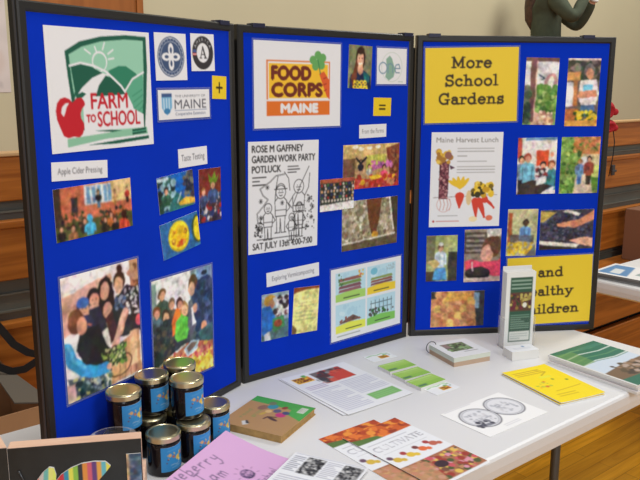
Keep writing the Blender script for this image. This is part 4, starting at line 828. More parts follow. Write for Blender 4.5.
# clear cup inside the tray
bm = bmesh.new(); lathe(bm, [(.030, 0), (.031, .001), (.0435, .112), (.0455, .1135), (.0455, .1165), (.0435, .1165), (.0425, .1125), (.0300, .003), (.0005, .0028)], 40, True, True)
cp = bm_obj('plastic_cup', bm, M['cup'], None, True); cp.location = W(.533, 1.256, TZ+.0112); tag(cp, 'clear plastic cup with thin rim standing inside the wooden planter', 'cup')

# pink sign leaning on the jars ----------------------------
k = Ink(.279, .216, (214, 168, 212), 560); D = (84, 72, 104)
def pen(P, x, y, s, w=.012, rot=0): k.line([(x+a*s/k.a, y-b*s) for a, b in P], w, D)
HW = {'B': [[(0, 0), (0, 1), (.4, .95), (.45, .7), (.05, .52), (.5, .4), (.5, .1), (0, 0)]], 'l': [[(0, 1), (0, .0)]], 'u': [[(0, .5), (.02, .1), (.2, 0), (.36, .1), (.36, .5)], [(.36, .5), (.38, 0)]],
      'e': [[(0, .26), (.34, .3), (.3, .48), (.12, .5), (0, .28), (.08, .04), (.34, .06)]], 'b': [[(0, 1), (0, 0), (.3, .05), (.36, .3), (.2, .46), (0, .35)]], 'r': [[(0, .5), (.02, 0)], [(.02, .3), (.14, .48), (.32, .46)]],
      'y': [[(0, .5), (.04, .2), (.3, .15)], [(.36, .5), (.3, -.2), (.1, -.42), (-.1, -.3)]], 'J': [[(.4, 1), (.36, .1), (.16, 0), (0, .14)], [(.15, 1), (.7, 1)]], 'a': [[(.36, .46), (.1, .48), (0, .2), (.14, 0), (.34, .2), (.36, .48), (.38, 0)]],
      'm': [[(0, .5), (.02, 0)], [(.02, .36), (.16, .5), (.24, .3), (.24, 0)], [(.24, .36), (.4, .5), (.48, .3), (.48, 0)]], 'S': [[(.4, .9), (.1, .95), (.05, .65), (.4, .45), (.36, .1), (0, .05)]], 'c': [[(.34, .42), (.1, .48), (0, .2), (.14, 0), (.36, .08)]],
      'h': [[(0, 1), (0, 0)], [(0, .3), (.18, .5), (.3, .36), (.32, 0)]], 'o': [[(.18, .5), (0, .26), (.16, 0), (.36, .24), (.18, .5)]], 'N': [[(0, 0), (0, 1), (.5, 0), (.5, 1)]], '1': [[(.1, .8), (.25, 1), (.25, 0)]], 's': [[(.3, .46), (.06, .44), (.04, .28), (.3, .18), (.24, 0), (0, .04)]], 't': [[(.14, .9), (.14, .06), (.3, .02)], [(0, .55), (.3, .55)]], ' ': []}
def write(t, x, y, s, w=.012, sp=.56, fall=.0):
    for ch in t:
        for P in HW[ch]: pen(P, x, y, s, w)
        y += fall*s; x += (sp if ch not in 'l1' else .3)*s/k.a*(1.25 if ch in 'mJ' else 1)
write('Blueberry', .10, .08, .145, .009, .62, .09); write('Jam', .33, .30, .15, .009, .62, .2)
k.ell(.64, .5, .07, None, (196, 150, 196)); k.ell(.64, .5, .07, None, (96, 76, 116), ring=.15); k.blobs(34, .6, .46, .68, .55, .012, [(90, 70, 110), (130, 100, 140), (190, 150, 190)], 2); k.line(arc(.64, .53, .04, .03, 20, 160, 8), .02, (70, 56, 90))
for a in range(150, 400, 40): k.line([(.64+.1*math.cos(math.radians(a))/k.a, .5+.1*math.sin(math.radians(a))), (.64+.13*math.cos(math.radians(a))/k.a, .5+.13*math.sin(math.radians(a)))], .007, (150, 110, 150))
write('1st School', .48, .70, .08, .007, .62); write('N', .78, .88, .14, .011)
TR, TL, BR = Vector((.814, 1.312, .775)), Vector((.567, 1.182, .775)), Vector((.908, 1.115, .7408))
e1 = TR-TL; e2 = BR-TR
def fpink(a, b):
    p = TL+e1*a+e2*b; bend = -.010*math.sin(math.pi*b)
    return tuple(W(p.x, p.y, p.z+bend))
o = sheet('handwritten_sign', k, fpink, .0006, 'print'); tag(o, 'pink sheet handwritten Blueberry Jam leaning against the jam jars', 'sign')

# board book -----------------------------------------------
bk = empty('board_book', W(.956, 1.351, TZ+.0003), PSI+math.radians(24)); bw, bh, bt = .166, .162, .017
tag(bk, 'square brown and green board book lying right of the jam jars', 'book')
k = Ink(bw, bh, (176, 138, 94), 600)
k.poly([(.58, 1), (.6, .80), (.78, .72), (.8, .5), (.82, 0), (1, 0), (1, 1)], (70, 160, 72)); k.poly([(.0, .9), (.2, .88), (.6, .86), (.62, 1), (0, 1)], (176, 138, 94)); k.poly([(.62, .74), (.86, .7), (.86, 1), (.5, 1)], (74, 166, 76))
k.text('read', .26, .2, .07, (120, 140, 90), .3); k.text('grow', .34, .34, .07, (126, 150, 80), .3)
for x, y, rx, ry, c in ((.68, .3, .09, .07, (140, 104, 84)), (.76, .42, .08, .08, (60, 140, 160)), (.86, .36, .06, .06, (110, 120, 90)), (.6, .44, .05, .05, (214, 180, 120)), (.66, .55, .06, .06, (90, 90, 120)), (.56, .66, .07, .08, (190, 60, 120)), (.65, .7, .05, .06, (70, 80, 120)), (.8, .6, .05, .04, (140, 60, 50)), (.5, .4, .06, .03, (190, 160, 70)), (.4, .62, .03, .1, (80, 54, 50))): k.ell(x, y, rx, ry, c, 20)
k.line([(.36, .5), (.44, .52), (.47, .64)], .03, (90, 60, 50)); k.rect(.74, .82, .92, .93, (220, 226, 214)); k.greek(.76, .83, .9, .92, 3, (120, 130, 120), 3); k.poly([(.06, .34), (.16, .26), (.22, .32), (.12, .4)], (206, 206, 206)); k.poly([(.12, .36), (.2, .3), (.22, .32), (.14, .4)], (60, 60, 60))
c0 = sheet('front_cover', k, lambda a, b: ((a-.5)*bw, (.5-b)*bh, bt-.0022), .0022, 'gloss', bk, 'cover')
bm = bmesh.new(); box(bm, -bw/2, bw/2, -bh/2, bh/2, 0, .0022); bm_obj('back_cover', bm, M['cover'], bk)
bm = bmesh.new(); box(bm, -bw/2, -bw/2+.003, -bh/2, bh/2, .0022, bt-.0022, .001); bm_obj('spine', bm, M['cover'], bk)
bm = bmesh.new()
for q in range(5): box(bm, -bw/2+.003, bw/2-.003-.0006*(q % 2), -bh/2+.002, bh/2-.002, .0022+q*.00245, .0022+(q+1)*.00245-.0003)
tag(bm_obj('pages', bm, M['cover'], bk), 'thick tan board pages')

# newsletter flyers, black and white sheet -----------------
k = Ink(.216, .279, WHT, 480)
food_corps(k, .08, .04, .33, .26, False); k.poly([(.38, .05), (.84, .05), (.84, .34), (.38, .34)], (120, 110, 110)); k.blobs(70, .38, .06, .84, .33, .035, [(196, 60, 50), (70, 70, 70), (150, 150, 150), (210, 90, 70), (90, 60, 56)], 4); k.poly([(.6, .2), (.84, .14), (.84, .34), (.56, .34)], (206, 70, 56)); k.rect(.0, .0, .37, .04, WHT); k.rect(.845, 0, 1, .4, WHT); k.rect(.3, .345, 1, .4, WHT); k.rect(.36, 0, .375, .4, WHT); k.rect(.375, 0, .85, .045, WHT)
k.greek(.08, .3, .35, .4, 3, (170, 150, 190), 3); k.greek(.06, .42, .46, .94, 16, (178, 180, 204), 4); k.greek(.52, .38, .96, .72, 11, (178, 180, 204), 5); k.rect(.54, .76, .95, .90, (128, 186, 112)); k.greek(.58, .78, .9, .88, 3, (150, 206, 134), 5)
for q in (1, 2):
    lay('flyer', k if q == 2 else Ink(.216, .279, WHT, 120), 1.232-.006*(2-q), 1.393+.004*(2-q), -1.5-1.5*(2-q), ['', 'lower white flyer showing only its edge under the printed one', 'white flyer with yellow logo, red photo and green box before centre panel'][q], 'flyer', 'stacked white flyers', TZ+.0014*(q-1), curl=.004)
k = Ink(.165, .216, WHT, 520)
for x0 in (.22, .72): k.rect(x0, .04, x0+.25, .36, (120, 120, 122)); k.blobs(170, x0+.01, .05, x0+.24, .35, .015, [(50, 50, 54), (90, 90, 92), (24, 24, 28), (200, 200, 200), (150, 150, 152)], 5+int(x0*9))
k.greek(.04, .05, .19, .36, 9, (120, 122, 140), 3); k.greek(.5, .04, .69, .36, 10, (160, 160, 176), 4); k.line([(.02, .015), (.98, .015)], .004, (150, 150, 170))
k.greek(.06, .42, .95, .95, 14, (160, 160, 176), 5)
lay('flyer', k, .842, 1.0565, -64, 'white sheet with grainy black and white pictures overlapping the pink sign', 'flyer', None, TZ+.008)

# green card stacks and logo cards -------------------------
def logo_card(seed):
    k = Ink(.088, .052, WHT, 520); food_corps(k, .42, .28, .78, .92, False); k.line([(.08, .2), (.3, .12), (.5, .2), (.7, .1), (.92, .22)], .06, (110, 180, 90)); k.ell(.84, .4, .14, None, (130, 170, 150), ring=.3); return k
lay('logo_card', logo_card(1), 1.457, 1.497, -6, 'small white logo card at the back end of the green cards', 'card')
lay('logo_card', logo_card(2), 1.420, 1.229, -2, 'small white logo card at the front end of the green cards', 'card')
for q, (u, n, d, lb) in enumerate(((1.431, 1.402, -6, 'green card stack farthest back of the three, next to logo card'), (1.42, 1.337, -4, 'middle one of the three light green card stacks'), (1.412, 1.276, -1, 'green card stack nearest the front of the table'))):
    k = Ink(.094, .054, (164, 206, 96), 480); k.rect(0, .62, 1, 1, (140, 192, 80), .7); k.greek(.3, .15, .9, .4, 2, (186, 220, 130), 3); k.rect(.04, .72, .34, .9, (90, 130, 100)); k.rect(.06, .1, .94, .16, (196, 224, 150))
    lay('card_stack', k, u, n, d, lb, 'card stack', 'light green card stacks', TZ, .009)

# orange topped brochures ----------------------------------
def brochure():
    k = Ink(.165, .279, WHT, 560)
    k.rect(0, 0, 1, .19, (206, 96, 40)); k.blobs(70, .02, .0, .98, .18, .03, [(226, 120, 50), (180, 70, 36), (236, 150, 60), (150, 60, 34)], 7); k.poly([(0, .1), (.4, .14), (.45, .19), (0, .19)], (90, 120, 60)); k.rect(0, .19, 1, .22, WHT)
    k.greek(.08, .235, .8, .255, 1, (150, 150, 160), 5, .007); k.text('CULTIVATE', .07, .365, .082, (112, 112, 126), .86); k.text('CULTIVATE', .075, .361, .070, (226, 226, 232), .84); k.greek(.1, .40, .9, .425, 1, (170, 170, 176), 4, .006)
    for x, y, c in ((.14, .5, (214, 180, 70)), (.38, .5, (226, 190, 60)), (.62, .49, (226, 110, 60)), (.84, .48, (190, 100, 80))):
        y += .035; k.ell(x, y, .065, .036, c, -20); k.ell(x-.06, y-.05, .045, .027, [(110, 80, 100), (120, 60, 60), (170, 60, 60)][int(x*7) % 3]); k.ell(x+.075, y+.025, .04, .025, c)
    k.rect(0, .63, 1, .97, (170, 110, 80)); k.blobs(150, .02, .65, .98, .95, .024, [(206, 90, 100), (120, 80, 60), (226, 190, 90), (160, 60, 50), (80, 90, 50), (220, 150, 170), (190, 140, 100)], 8); k.poly([(0, .64), (.4, .68), (.3, .95), (0, .95)], (196, 150, 110), .75); k.ell(.5, .78, .1, .05, (60, 40, 50)); k.rect(0, .97, 1, 1, WHT); k.rect(0, .6, 1, .64, WHT)
    return k
lay('brochure', brochure(), 1.067, 1.065, -1.5, 'orange-topped brochure mostly hidden under its twin at the table front', 'brochure', 'orange-topped brochures', TZ)
lay('brochure', brochure(), 1.113, 1.034, .5, 'uppermost orange-topped brochure with four gourds and a colourful photo', 'brochure', 'orange-topped brochures', TZ+.0022, curl=.003)

# sheet with two oval drawings -----------------------------
k = Ink(.216, .15, (243, 243, 244), 520); D = (70, 72, 84)
for x, y in ((.287, .467), (.74, .42)):
    k.ell(x, y, .23, .335, (225, 226, 232)); k.ell(x, y, .235, .34, D, ring=.06); k.ell(x, y, .205, .295, (150, 152, 162), ring=.04)
    k.blobs(50, x-.12, y-.18, x+.12, y+.18, .025, [(170, 172, 182), (190, 192, 200), (210, 210, 216)], int(x*10))
k.blobs(26, .1, .56, .3, .72, .035, [(90, 92, 104), (130, 132, 144), (70, 70, 84)], 3); k.greek(.05, .0, .48, .04, 1, (190, 190, 200), 4)
k.greek(.35, .84, .6, .93, 2, (205, 205, 212), 4)
lay('drawing_sheet', k, 1.402, 1.045, -1, 'white sheet with two oval black line drawings lying on table', 'drawing')

# yellow folded leaflets -----------------------------------
k = Ink(.15, .222, (248, 222, 26), 520); c = (206, 176, 30)
k.greek(.12, .08, .7, .22, 3, (190, 150, 40), 3); k.line([(.6, .1), (.75, .2), (.55, .28)], .012, (170, 140, 40)); k.blobs(14, .1, .42, .4, .58, .02, [(110, 160, 60), (220, 130, 50), (200, 200, 60)], 3); k.ell(.62, .42, .03, .02, (130, 150, 40)); k.ell(.84, .5, .03, .02, (120, 140, 40)); k.line([(.3, .72), (.9, .68)], .01, (190, 150, 30)); k.greek(.2, .78, .6, .88, 2, c, 5); k.rect(.45, .3, .7, .36, (236, 230, 60))
lay('leaflet', Ink(.15, .222, (240, 206, 30), 120), 1.661, 1.061, -13.5, 'lower yellow leaflet whose edge shows beneath the top one', 'leaflet', 'yellow leaflets', TZ, .0035)
lay('leaflet', k, 1.664, 1.062, -13, 'topmost bright yellow leaflet with small coloured drawings', 'leaflet', 'yellow leaflets', TZ+.0045, .002, curl=.004)

# card deck on a ring --------------------------------------
rk = empty('ring_bound_card_deck', W(1.636, 1.354, TZ+.0003), PSI-math.radians(14)); tag(rk, 'thick white card deck on a metal ring before the right panel', 'card deck')
bm = bmesh.new()
for q in range(10): box(bm, -.062+.0006*(q % 3), .062-.0005*(q % 2), -.062, .062-.0006*(q % 2), q*.0013, q*.0013+.0011)
tag(bm_obj('lower_cards', bm, mat('tan_card', (206, 176, 150), .7), rk), 'tan coloured lower cards')
bm = bmesh.new()
for q in range(11): box(bm, -.063+.0006*(q % 2), .063-.0005*(q % 3), -.063, .063-.0006*(q % 2), .0135+q*.0012, .0135+q*.0012+.001)
tag(bm_obj('upper_cards', bm, mat('pale_card', (226, 230, 216), .7), rk), 'pale upper cards')
k = Ink(.128, .128, WHT, 520); k.rect(.18, .18, .78, .66, (110, 120, 96)); k.blobs(70, .2, .2, .76, .64, .04, [(130, 170, 110), (90, 120, 80), (70, 66, 64), (160, 190, 150), (60, 80, 60)], 5); k.rect(.19, .19, .34, .45, (150, 130, 130)); k.greek(.46, .72, .82, .78, 1, (120, 120, 124), 3)
sheet('top_card', k, lambda a, b: ((a-.5)*.128, (.5-b)*.128, .0268), .0012, 'print', rk)
bm = bmesh.new(); tube(bm, [(-.062+.017*math.cos(a), .052, .022+.017*math.sin(a)) for a in np.linspace(-1.2, 4.3, 26)], .0012, 8); bm_obj('binder_ring', bm, M['steel'], rk, True)

# brochure holder with brochures, cards before it ----------
HW_, HD, HH = .100, .034, .150
hd = empty('brochure_holder', W(1.832, 1.292, TZ+.0004), PSI-math.radians(27)); tag(hd, 'clear acrylic holder full of white and green brochures before right panel', 'brochure holder')
bm = bmesh.new(); box(bm, -HW_/2, HW_/2, 0, HD+.004, 0, .003); bm_obj('base', bm, M['acrylic'], hd)
bm = bmesh.new(); box(bm, -HW_/2, HW_/2, -.002, 0, 0, .095); bm_obj('front_pane', bm, M['acrylic'], hd)
bm = bmesh.new(); box(bm, -HW_/2, HW_/2, HD+.002, HD+.004, 0, .235); bm_obj('back_pane', bm, M['acrylic'], hd)
for s in (-1, 1):
    bm = bmesh.new(); box(bm, s*HW_/2-.001, s*HW_/2+.001, -.002, HD+.004, 0, .095); bm_obj('side_pane', bm, M['acrylic'], hd)
def sib(o, x, y, z):
    o.location = hd.location+Matrix.Rotation(hd.rotation_euler.z, 3, 'Z') @ Vector((x, y, z)); o.rotation_euler = hd.rotation_euler
rr = random.Random(4)
for q in range(11):
    bm = bmesh.new(); dx = rr.uniform(-.0012, .0012); hh_ = .231+rr.uniform(-.0015, .0015)+(.012 if q == 10 else 0)
    box(bm, -.0465+dx, .0465+dx, 0, .0022, 0, hh_, .0007, 1); b_ = bm_obj('brochure', bm, M['paper'])
    sib(b_, 0, .0050+q*.00245, .0034); tag(b_, 'white folded brochure packed behind the green-fronted one in the clear holder' if q < 10 else 'tallest white brochure standing at the back of the clear holder', 'brochure', 'white brochures in the clear holder')
k = Ink(.093, .231, (238, 238, 236), 560); G = (56, 92, 74); k.rect(.14, .07, .9, .93, G)
for y in (.115, .165, .215): k.line([(.2, y), (.84, y)], .022, (150, 176, 160))
k.rect(.14, .27, .9, .52, (150, 120, 90)); k.rect(.14, .27, .9, .52, (96, 70, 56)); k.blobs(60, .18, .3, .86, .49, .018, [(110, 40, 60), (150, 120, 60), (206, 190, 110), (80, 40, 54), (120, 50, 60), (60, 70, 44)], 5); k.blobs(20, .5, .3, .85, .38, .018, [(196, 180, 100), (170, 150, 80)], 6); k.ell(.66, .44, .07, .035, (236, 232, 220)); k.greek(.2, .56, .84, .76, 7, (150, 180, 160), 4); k.rect(.17, .79, .87, .915, (226, 228, 222)); k.greek(.22, .81, .8, .9, 3, (170, 180, 176), 4)
b_ = sheet('brochure', k, lambda a, b: ((a-.5)*.093, .0004*0, (1-b)*.231), .0015, 'print'); sib(b_, 0, .0042, .0034); tag(b_, 'dark green fronted brochure with a vegetable photo standing in clear holder', 'brochure')
k = Ink(.089, .051, WHT, 520); k.ell(.62, .3, .05, .1, (120, 150, 190)); k.greek(.2, .4, .8, .7, 2, (190, 196, 210), 3)
b_ = lay('card_stack', k, 1.778, 1.243, -22, 'white business card stack at the foot of the brochure holder', 'card stack', None, TZ, .026)

# magazines at the right end -------------------------------
def magazine():
    k = Ink(.212, .276, (206, 220, 236), 480)
    k.poly([(0, 0), (1, 0), (1, .42), (.7, .44), (.35, .40), (0, .42)], (42, 116, 96))
    for q, cc in ((.1, (110, 166, 120)), (.2, (220, 230, 226)), (.3, (90, 150, 110)), (.4, (230, 236, 236))): k.line([(0, q+.02), (.35, q-.02), (.7, q+.02), (1, q)], .018, cc)
    k.poly([(0, .05), (.35, .1), (.3, .4), (0, .42)], (120, 160, 90), .55); k.rect(.5, .06, .95, .12, (60, 130, 112)); k.poly([(0, .66), (.3, .62), (.6, .58), (1, .56), (1, .86), (0, .84)], (120, 96, 76)); k.blobs(70, .3, .58, 1, .8, .03, [(70, 60, 56), (150, 120, 96), (90, 76, 60), (180, 160, 150)], 4); k.rect(0, .84, 1, 1, (44, 110, 92)); k.rect(0, 0, .03, 1, (226, 226, 226))
    return k
mk = magazine()
for q, (du, dn, dd) in enumerate(((-.006, -.006, -4.2), (.002, -.002, -3.4), (.0, .0, -4))):
    lay('magazine', mk if q == 2 else Ink(.212, .276, (214, 206, 206), 100), 1.895+du, 1.022+dn, dd, ['bottom magazine of the stack at the right table end', 'middle magazine of the stack at the right table end', 'topmost magazine with green stripes and pale blue sky, right table end'][q], 'magazine', 'magazines at the right table end', TZ+.0075*q, .0068, 'gloss')
k = Ink(.212, .276, (236, 236, 238), 300); k.poly([(.1, .05), (.9, .05), (.9, .35), (.1, .5)], (90, 140, 190)); k.poly([(.2, .2), (.6, .15), (.6, .3), (.2, .36)], (220, 226, 230)); k.rect(.3, .55, .95, .9, (150, 170, 170))
for q in range(3):
    lay('magazine', k if q == 2 else Ink(.212, .276, (96, 98, 100), 80), 2.895+.003*(q % 2), 1.495, 2+q, ['lowest of the magazines on the second table', 'middle of the magazines on the second table', 'blue and white topped magazine on the second table'][q], 'magazine', 'magazines on the second table', TZ+.0085*q, .0078, 'gloss', edge='grey_edge')

# ------------------------------------------------------------------ behind the table
bx = empty('cardboard_box', W(.40, 2.262, 0.4305), PSI+.05); tag(bx, 'brown cardboard box with open flaps on the lowest bleacher row behind the table', 'box')
bm = bmesh.new(); bw2, bd2, bh2 = .62, .36, .17; t_ = .005
box(bm, -bw2/2, bw2/2, -bd2/2, -bd2/2+t_, 0, bh2); box(bm, -bw2/2, bw2/2, bd2/2-t_, bd2/2, 0, bh2); box(bm, -bw2/2, -bw2/2+t_, -bd2/2, bd2/2, 0, bh2); box(bm, bw2/2-t_, bw2/2, -bd2/2, bd2/2, 0, bh2); box(bm, -bw2/2, bw2/2, -bd2/2, bd2/2, 0, t_)
bm_obj('box_body', bm, M['card'], bx)
def flap(P, m='card'):
    bm = bmesh.new(); v = [bm.verts.new(p) for p in P]; bm.faces.new(v); o = bm_obj('flap', bm, M[m], bx); s = o.modifiers.new('s', 'SOLIDIFY'); s.thickness = .004; return o
flap([(-bw2/2, -bd2/2, bh2), (bw2/2, -bd2/2, bh2), (bw2/2-.02, -bd2/2-.05, bh2-.12), (-bw2/2+.02, -bd2/2-.05, bh2-.12)])
flap([(bw2/2, -bd2/2, bh2), (bw2/2, bd2/2, bh2), (bw2/2-.06, bd2/2-.03, bh2+.015), (bw2/2-.10, -bd2/2+.04, bh2+.015)], 'cardin')
flap([(-bw2/2, bd2/2, bh2), (bw2/2, bd2/2, bh2), (bw2/2-.03, bd2/2-.01, bh2+.04), (-bw2/2+.03, bd2/2-.01, bh2+.05)])
# bag strap hanging on the bleachers
st = empty('shoulder_bag', W(.58, 2.40, .0)); st.rotation_euler = (0, 0, PSI); tag(st, 'black shoulder bag with looped strap hanging on the left bleachers', 'bag')
def band(pts, w, th, name):
    bm = bmesh.new(); rg = []
    for i, p in enumerate(pts):
        a = Vector(pts[max(0, i-1)]); b = Vector(pts[min(len(pts)-1, i+1)]); t = (b-a).normalized(); s = t.cross(Vector((0, -1, 0))).normalized(); p = Vector(p)
        rg.append([bm.verts.new(p+s*dx+Vector((0, dy, 0))) for dx, dy in ((-w/2, -th), (w/2, -th), (w/2, th), (-w/2, th))])
    for A, B in zip(rg, rg[1:]):
        for q in range(4): bm.faces.new((A[q], A[(q+1) % 4], B[(q+1) % 4], B[q]))
    bm.faces.new(rg[0]); bm.faces.new(rg[-1][::-1]); return bm_obj(name, bm, M['strap'], st)
band([(.01, 0, .83), (.08, 0, .775), (.125, -.004, .70), (.165, -.008, .665), (.20, -.01, .648), (.190, -.012, .630), (.15, -.014, .613), (.11, -.014, .615), (.07, -.014, .64), (.01, -.01, .74)], .024, .002, 'strap')
bm = bmesh.new(); box(bm, -.38, .03, -.03, .05, .72, .96, .025, 3); bm_obj('bag_body', bm, M['strap'], st)
# brown carton and red mittens at the right
bm = bmesh.new(); box(bm, -.18, .18, -.14, .14, 0, .325, .004); o = bm_obj('carton', bm, M['carton']); o.location = W(4.66, 2.28, .4305); o.rotation_euler = (0, 0, PSI); tag(o, 'brown carton standing on the lowest bleacher row behind the second table', 'carton')
rm = empty('red_mittens', W(4.14, 2.41, 1.305), PSI); tag(rm, 'pair of red knitted mittens at the bleacher top beside the board', 'mittens')
for dx, dz, sc in ((.0, .068, (.062, .05, .056)), (.01, -.025, (.078, .055, .042))):
    bm = bmesh.new(); bmesh.ops.create_uvsphere(bm, u_segments=28, v_segments=18, radius=1)
    for v in bm.verts:
        x, y, z = v.co; d = max(0, 1-((x+.15)**2+(z+.1)**2)/.25) if y < 0 else 0
        v.co = Vector((x*sc[0], y*sc[1]*(1-.75*d), z*sc[2]*(1-.15*max(0, -x)))) + Vector((dx, 0, dz))
    mt = bm_obj('mitten', bm, M['red'], rm, True)
    bm = bmesh.new(); bmesh.ops.create_uvsphere(bm, u_segments=14, v_segments=10, radius=.02); bmesh.ops.translate(bm, verts=bm.verts, vec=(dx+.045, -.035, dz-.01)); bm_obj('thumb', bm, M['red'], mt, True)
bm = bmesh.new(); tube(bm, [(.06, -.02, -.03), (.075, -.03, -.12), (.07, -.03, -.2), (.04, -.03, -.32)], .003, 6); tag(bm_obj('cord', bm, M['strap'], rm, True), 'black cord')

# paper banner on the wall
k = Ink(.9, 1.1, (216, 206, 200), 60); k.blobs(30, 0, 0, 1, 1, .08, [(222, 212, 206), (208, 198, 194), (216, 200, 190)], 4); k.ell(.94, .965, .006, None, (50, 50, 50)); k.ell(.9, .25, .006, None, (50, 50, 50))
o = sheet('paper_banner', k, lambda a, b: ((a-.5)*.9, (.5-b)*1.1, 0), .0008, 'print'); A = W(.93, 4.358, 2.02)
o.matrix_world = Matrix(((U.x, 0, -N.x, A.x), (U.y, 0, -N.y, A.y), (0, 1, 0, A.z), (0, 0, 0, 1))); tag(o, 'pale paper banner taped on the beige wall at far left', 'banner')

# ------------------------------------------------------------------ person on the stage
pp = Vector((1.9626, 6.719, .921)); vd = Vector((pp.x, pp.y, 0)).normalized(); rt = Vector((vd.y, -vd.x, 0))
pe = empty('person', pp, math.atan2(rt.y, rt.x)); pe.scale = (1.04,)*3; tag(pe, 'person in dark green sweater with long brown hair raising a camera with both hands', 'person')
# local frame: x = the way the person faces (to the right), y = away from the viewer, z up
def skinned(name, nodes, edges, m, parent, levels=2):
    me = bpy.data.meshes.new(name); ids = {k_: i for i, k_ in enumerate(nodes)}
    me.from_pydata([nodes[k_][:3] for k_ in nodes], [(ids[a], ids[b]) for a, b in edges], []); o = bpy.data.objects.new(name, me); COL.objects.link(o); o.parent = parent
    md = o.modifiers.new('skin', 'SKIN'); md.use_smooth_shade = True
    sv = me.skin_vertices[0].data
    for k_, i in ids.items():
        r = nodes[k_][3]; sv[i].radius = r if isinstance(r, tuple) else (r, r); sv[i].use_root = (i == 0)
    sb = o.modifiers.new('sub', 'SUBSURF'); sb.levels = levels; sb.render_levels = levels; me.materials.append(m); return o
ND = dict(pelvis=(-.02, 0, .84, .125), waist=(-.03, 0, .98, .112), chest=(-.035, 0, 1.16, .122), top=(-.03, 0, 1.28, .09), neck=(.0, 0, 1.39, .052), skull0=(.015, 0, 1.45, .06), skull=(.03, 0, 1.52, .085), crown=(.02, 0, 1.575, .07))
ED = [('pelvis', 'waist'), ('waist', 'chest'), ('chest', 'top'), ('top', 'neck'), ('neck', 'skull0'), ('skull0', 'skull'), ('skull', 'crown')]
ARM = {}
for s, sg in (('n', -1), ('f', 1)):
    ex = .178 if sg < 0 else .225
    ND.update({'sh'+s: (-.01, sg*.165, 1.285, .06), 'el'+s: (ex, sg*.18, 1.085 if sg < 0 else 1.045, .043), 'wr'+s: (.275 if sg < 0 else .335, sg*.07, 1.300 if sg < 0 else 1.262, .028), 'hip'+s: (-.02, sg*.09, .80, .085), 'kn'+s: (.0, sg*.095, .45, .058), 'an'+s: (-.03, sg*.10, .08, .04), 'toe'+s: (.10, sg*.11, .035, .034)})
    ED += [('top', 'sh'+s), ('sh'+s, 'el'+s), ('el'+s, 'wr'+s), ('pelvis', 'hip'+s), ('hip'+s, 'kn'+s), ('kn'+s, 'an'+s), ('an'+s, 'toe'+s)]
    w = Vector(ND['wr'+s][:3])
    ND['pm'+s] = tuple(w+Vector((.012, -sg*.008, .05)))+((.018, .034),); ED.append(('wr'+s, 'pm'+s))
    for q, (dx, L) in enumerate(((-.028, .062), (-.009, .072), (.010, .068), (.028, .055))):
        b = w+Vector((.012+dx*.8, -sg*.012, .088)); c_ = b+Vector((dx*.1, -sg*.018, L*.5)); d_ = c_+Vector((0, -sg*.03, L*.25))
        for nm, v, r in (('a', b, .0095), ('b', c_, .0088), ('c', d_, .0075)): ND['f%d%s%s' % (q, nm, s)] = (*v, r)
        ED += [('pm'+s, 'f%da%s' % (q, s)), ('f%da%s' % (q, s), 'f%db%s' % (q, s)), ('f%db%s' % (q, s), 'f%dc%s' % (q, s))]
    t0 = w+Vector((-.03, -sg*.018, .045)); t1 = t0+Vector((-.012, -sg*.03, .03))
    ND['t0'+s] = (*t0, .011); ND['t1'+s] = (*t1, .009); ED += [('pm'+s, 't0'+s), ('t0'+s, 't1'+s)]
body = skinned('body', ND, ED, M['skin'], pe)
sub = lambda ks, gr: {k_: (*ND[k_][:3], tuple(x+gr for x in ND[k_][3]) if isinstance(ND[k_][3], tuple) else ND[k_][3]+gr) for k_ in ks}
SW = sub(['waist', 'pelvis', 'chest', 'top', 'shn', 'eln', 'shf', 'elf'], .02)
for s in 'nf':
    e, w = Vector(ND['el'+s][:3]), Vector(ND['wr'+s][:3]); SW['cf'+s] = (*(e+(w-e)*.93), .04)
SW['collar'] = (-.005, 0, 1.352, .062)
sw = skinned('sweater', SW, [('waist', 'pelvis'), ('waist', 'chest'), ('chest', 'top'), ('top', 'collar'), ('top', 'shn'), ('shn', 'eln'), ('eln', 'cfn'), ('top', 'shf'), ('shf', 'elf'), ('elf', 'cff')], M['sweater'], pe)
for s in 'nf':
    e, w = Vector(ND['el'+s][:3]), Vector(ND['wr'+s][:3]); bm = bmesh.new(); tube(bm, [e+(w-e)*.95, e+(w-e)*1.03], .037, 16); tag(bm_obj('cuff', bm, M['white'], sw, True), 'white cuff')
skinned('trousers', sub(['pelvis', 'hipn', 'knn', 'ann', 'hipf', 'knf', 'anf'], .014), [('pelvis', 'hipn'), ('hipn', 'knn'), ('knn', 'ann'), ('pelvis', 'hipf'), ('hipf', 'knf'), ('knf', 'anf')], M['denim'], pe)
for s, sg in (('n', -1), ('f', 1)):
    bm = bmesh.new(); bmesh.ops.create_uvsphere(bm, u_segments=18, v_segments=10, radius=1)
    for v in bm.verts: v.co = Vector((v.co.x*.125+.045, v.co.y*.047+sg*.105, max(0, v.co.z*.07+.03)))
    bm_obj('shoe', bm, M['shoe'], pe, True)
bm = bmesh.new()                                                 # hair: cap and a long fall down the back
bmesh.ops.create_uvsphere(bm, u_segments=28, v_segments=18, radius=1)
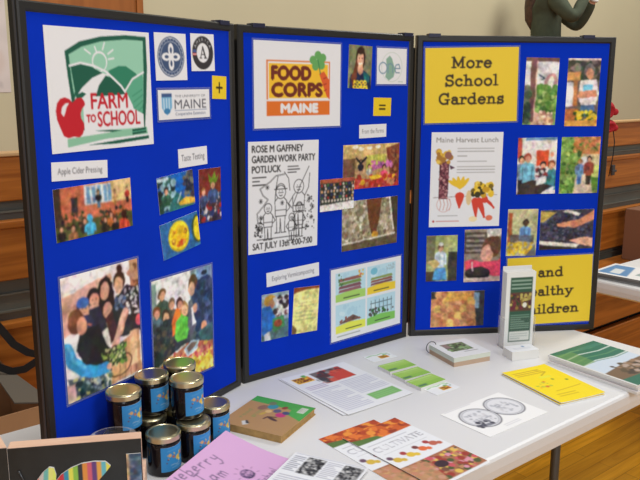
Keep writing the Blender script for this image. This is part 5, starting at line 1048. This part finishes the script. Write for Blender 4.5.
for v in bm.verts:
    x, y, z = v.co
    v.co = Vector((x*.118+.005-(.02 if z < 0 else 0), y*.108, z*.125+1.535)) if (x < .35 or z > .35) else Vector((x*.07+.0, y*.085, z*.11+1.53))
hair = bm_obj('hair', bm, M['hair'], pe, True)
bm = bmesh.new(); tube(bm, [(-.07, 0, 1.52), (-.10, 0, 1.42), (-.125, 0, 1.30), (-.14, 0, 1.20), (-.145, 0, 1.10), (-.13, 0, 1.02)], [.08, .085, .08, .07, .055, .02], 16)
for v in bm.verts: v.co.y *= 1.15
bm_obj('long_hair', bm, M['hair'], hair, True)
bm = bmesh.new()                                                 # face: nose, eyes, mouth, ears
tube(bm, [(.108, 0, 1.535), (.124, 0, 1.505), (.106, 0, 1.495)], [.006, .013, .010], 8); bm_obj('nose', bm, M['skin'], body, True)
for sg in (-1, 1):
    bm = bmesh.new(); bmesh.ops.create_uvsphere(bm, u_segments=10, v_segments=8, radius=.011, matrix=Matrix.Translation((.100, sg*.032, 1.535))); bm_obj('eye', bm, M['eye'], body, True)
    bm = bmesh.new(); bmesh.ops.create_uvsphere(bm, u_segments=10, v_segments=8, radius=1)
    for v in bm.verts: v.co = Vector((v.co.x*.018+.02, v.co.y*.008+sg*.09, v.co.z*.03+1.52))
    bm_obj('ear', bm, M['skin'], body, True)
bm = bmesh.new(); tube(bm, [(.096, -.025, 1.468), (.106, 0, 1.465), (.096, .025, 1.468)], [.004, .007, .004], 8); bm_obj('mouth', bm, M['lip'], body, True)
co = empty('camera', pe.matrix_basis @ Vector((.40, 0, 1.42)), pe.rotation_euler.z); tag(co, 'small black camera held up in both hands by person in green', 'camera')
co.name = 'compact_camera'
bm = bmesh.new(); box(bm, -.016, .016, -.052, .052, 0, .066, .005); bm_obj('camera_body', bm, M['camera'], co)
bm = bmesh.new(); lathe(bm, [(.024, .016), (.024, .038), (.018, .042), (.015, .036)], 24); l_ = bm_obj('lens', bm, M['camera'], co, True); l_.rotation_euler = (0, math.pi/2, 0); l_.location = (0, 0, .033)
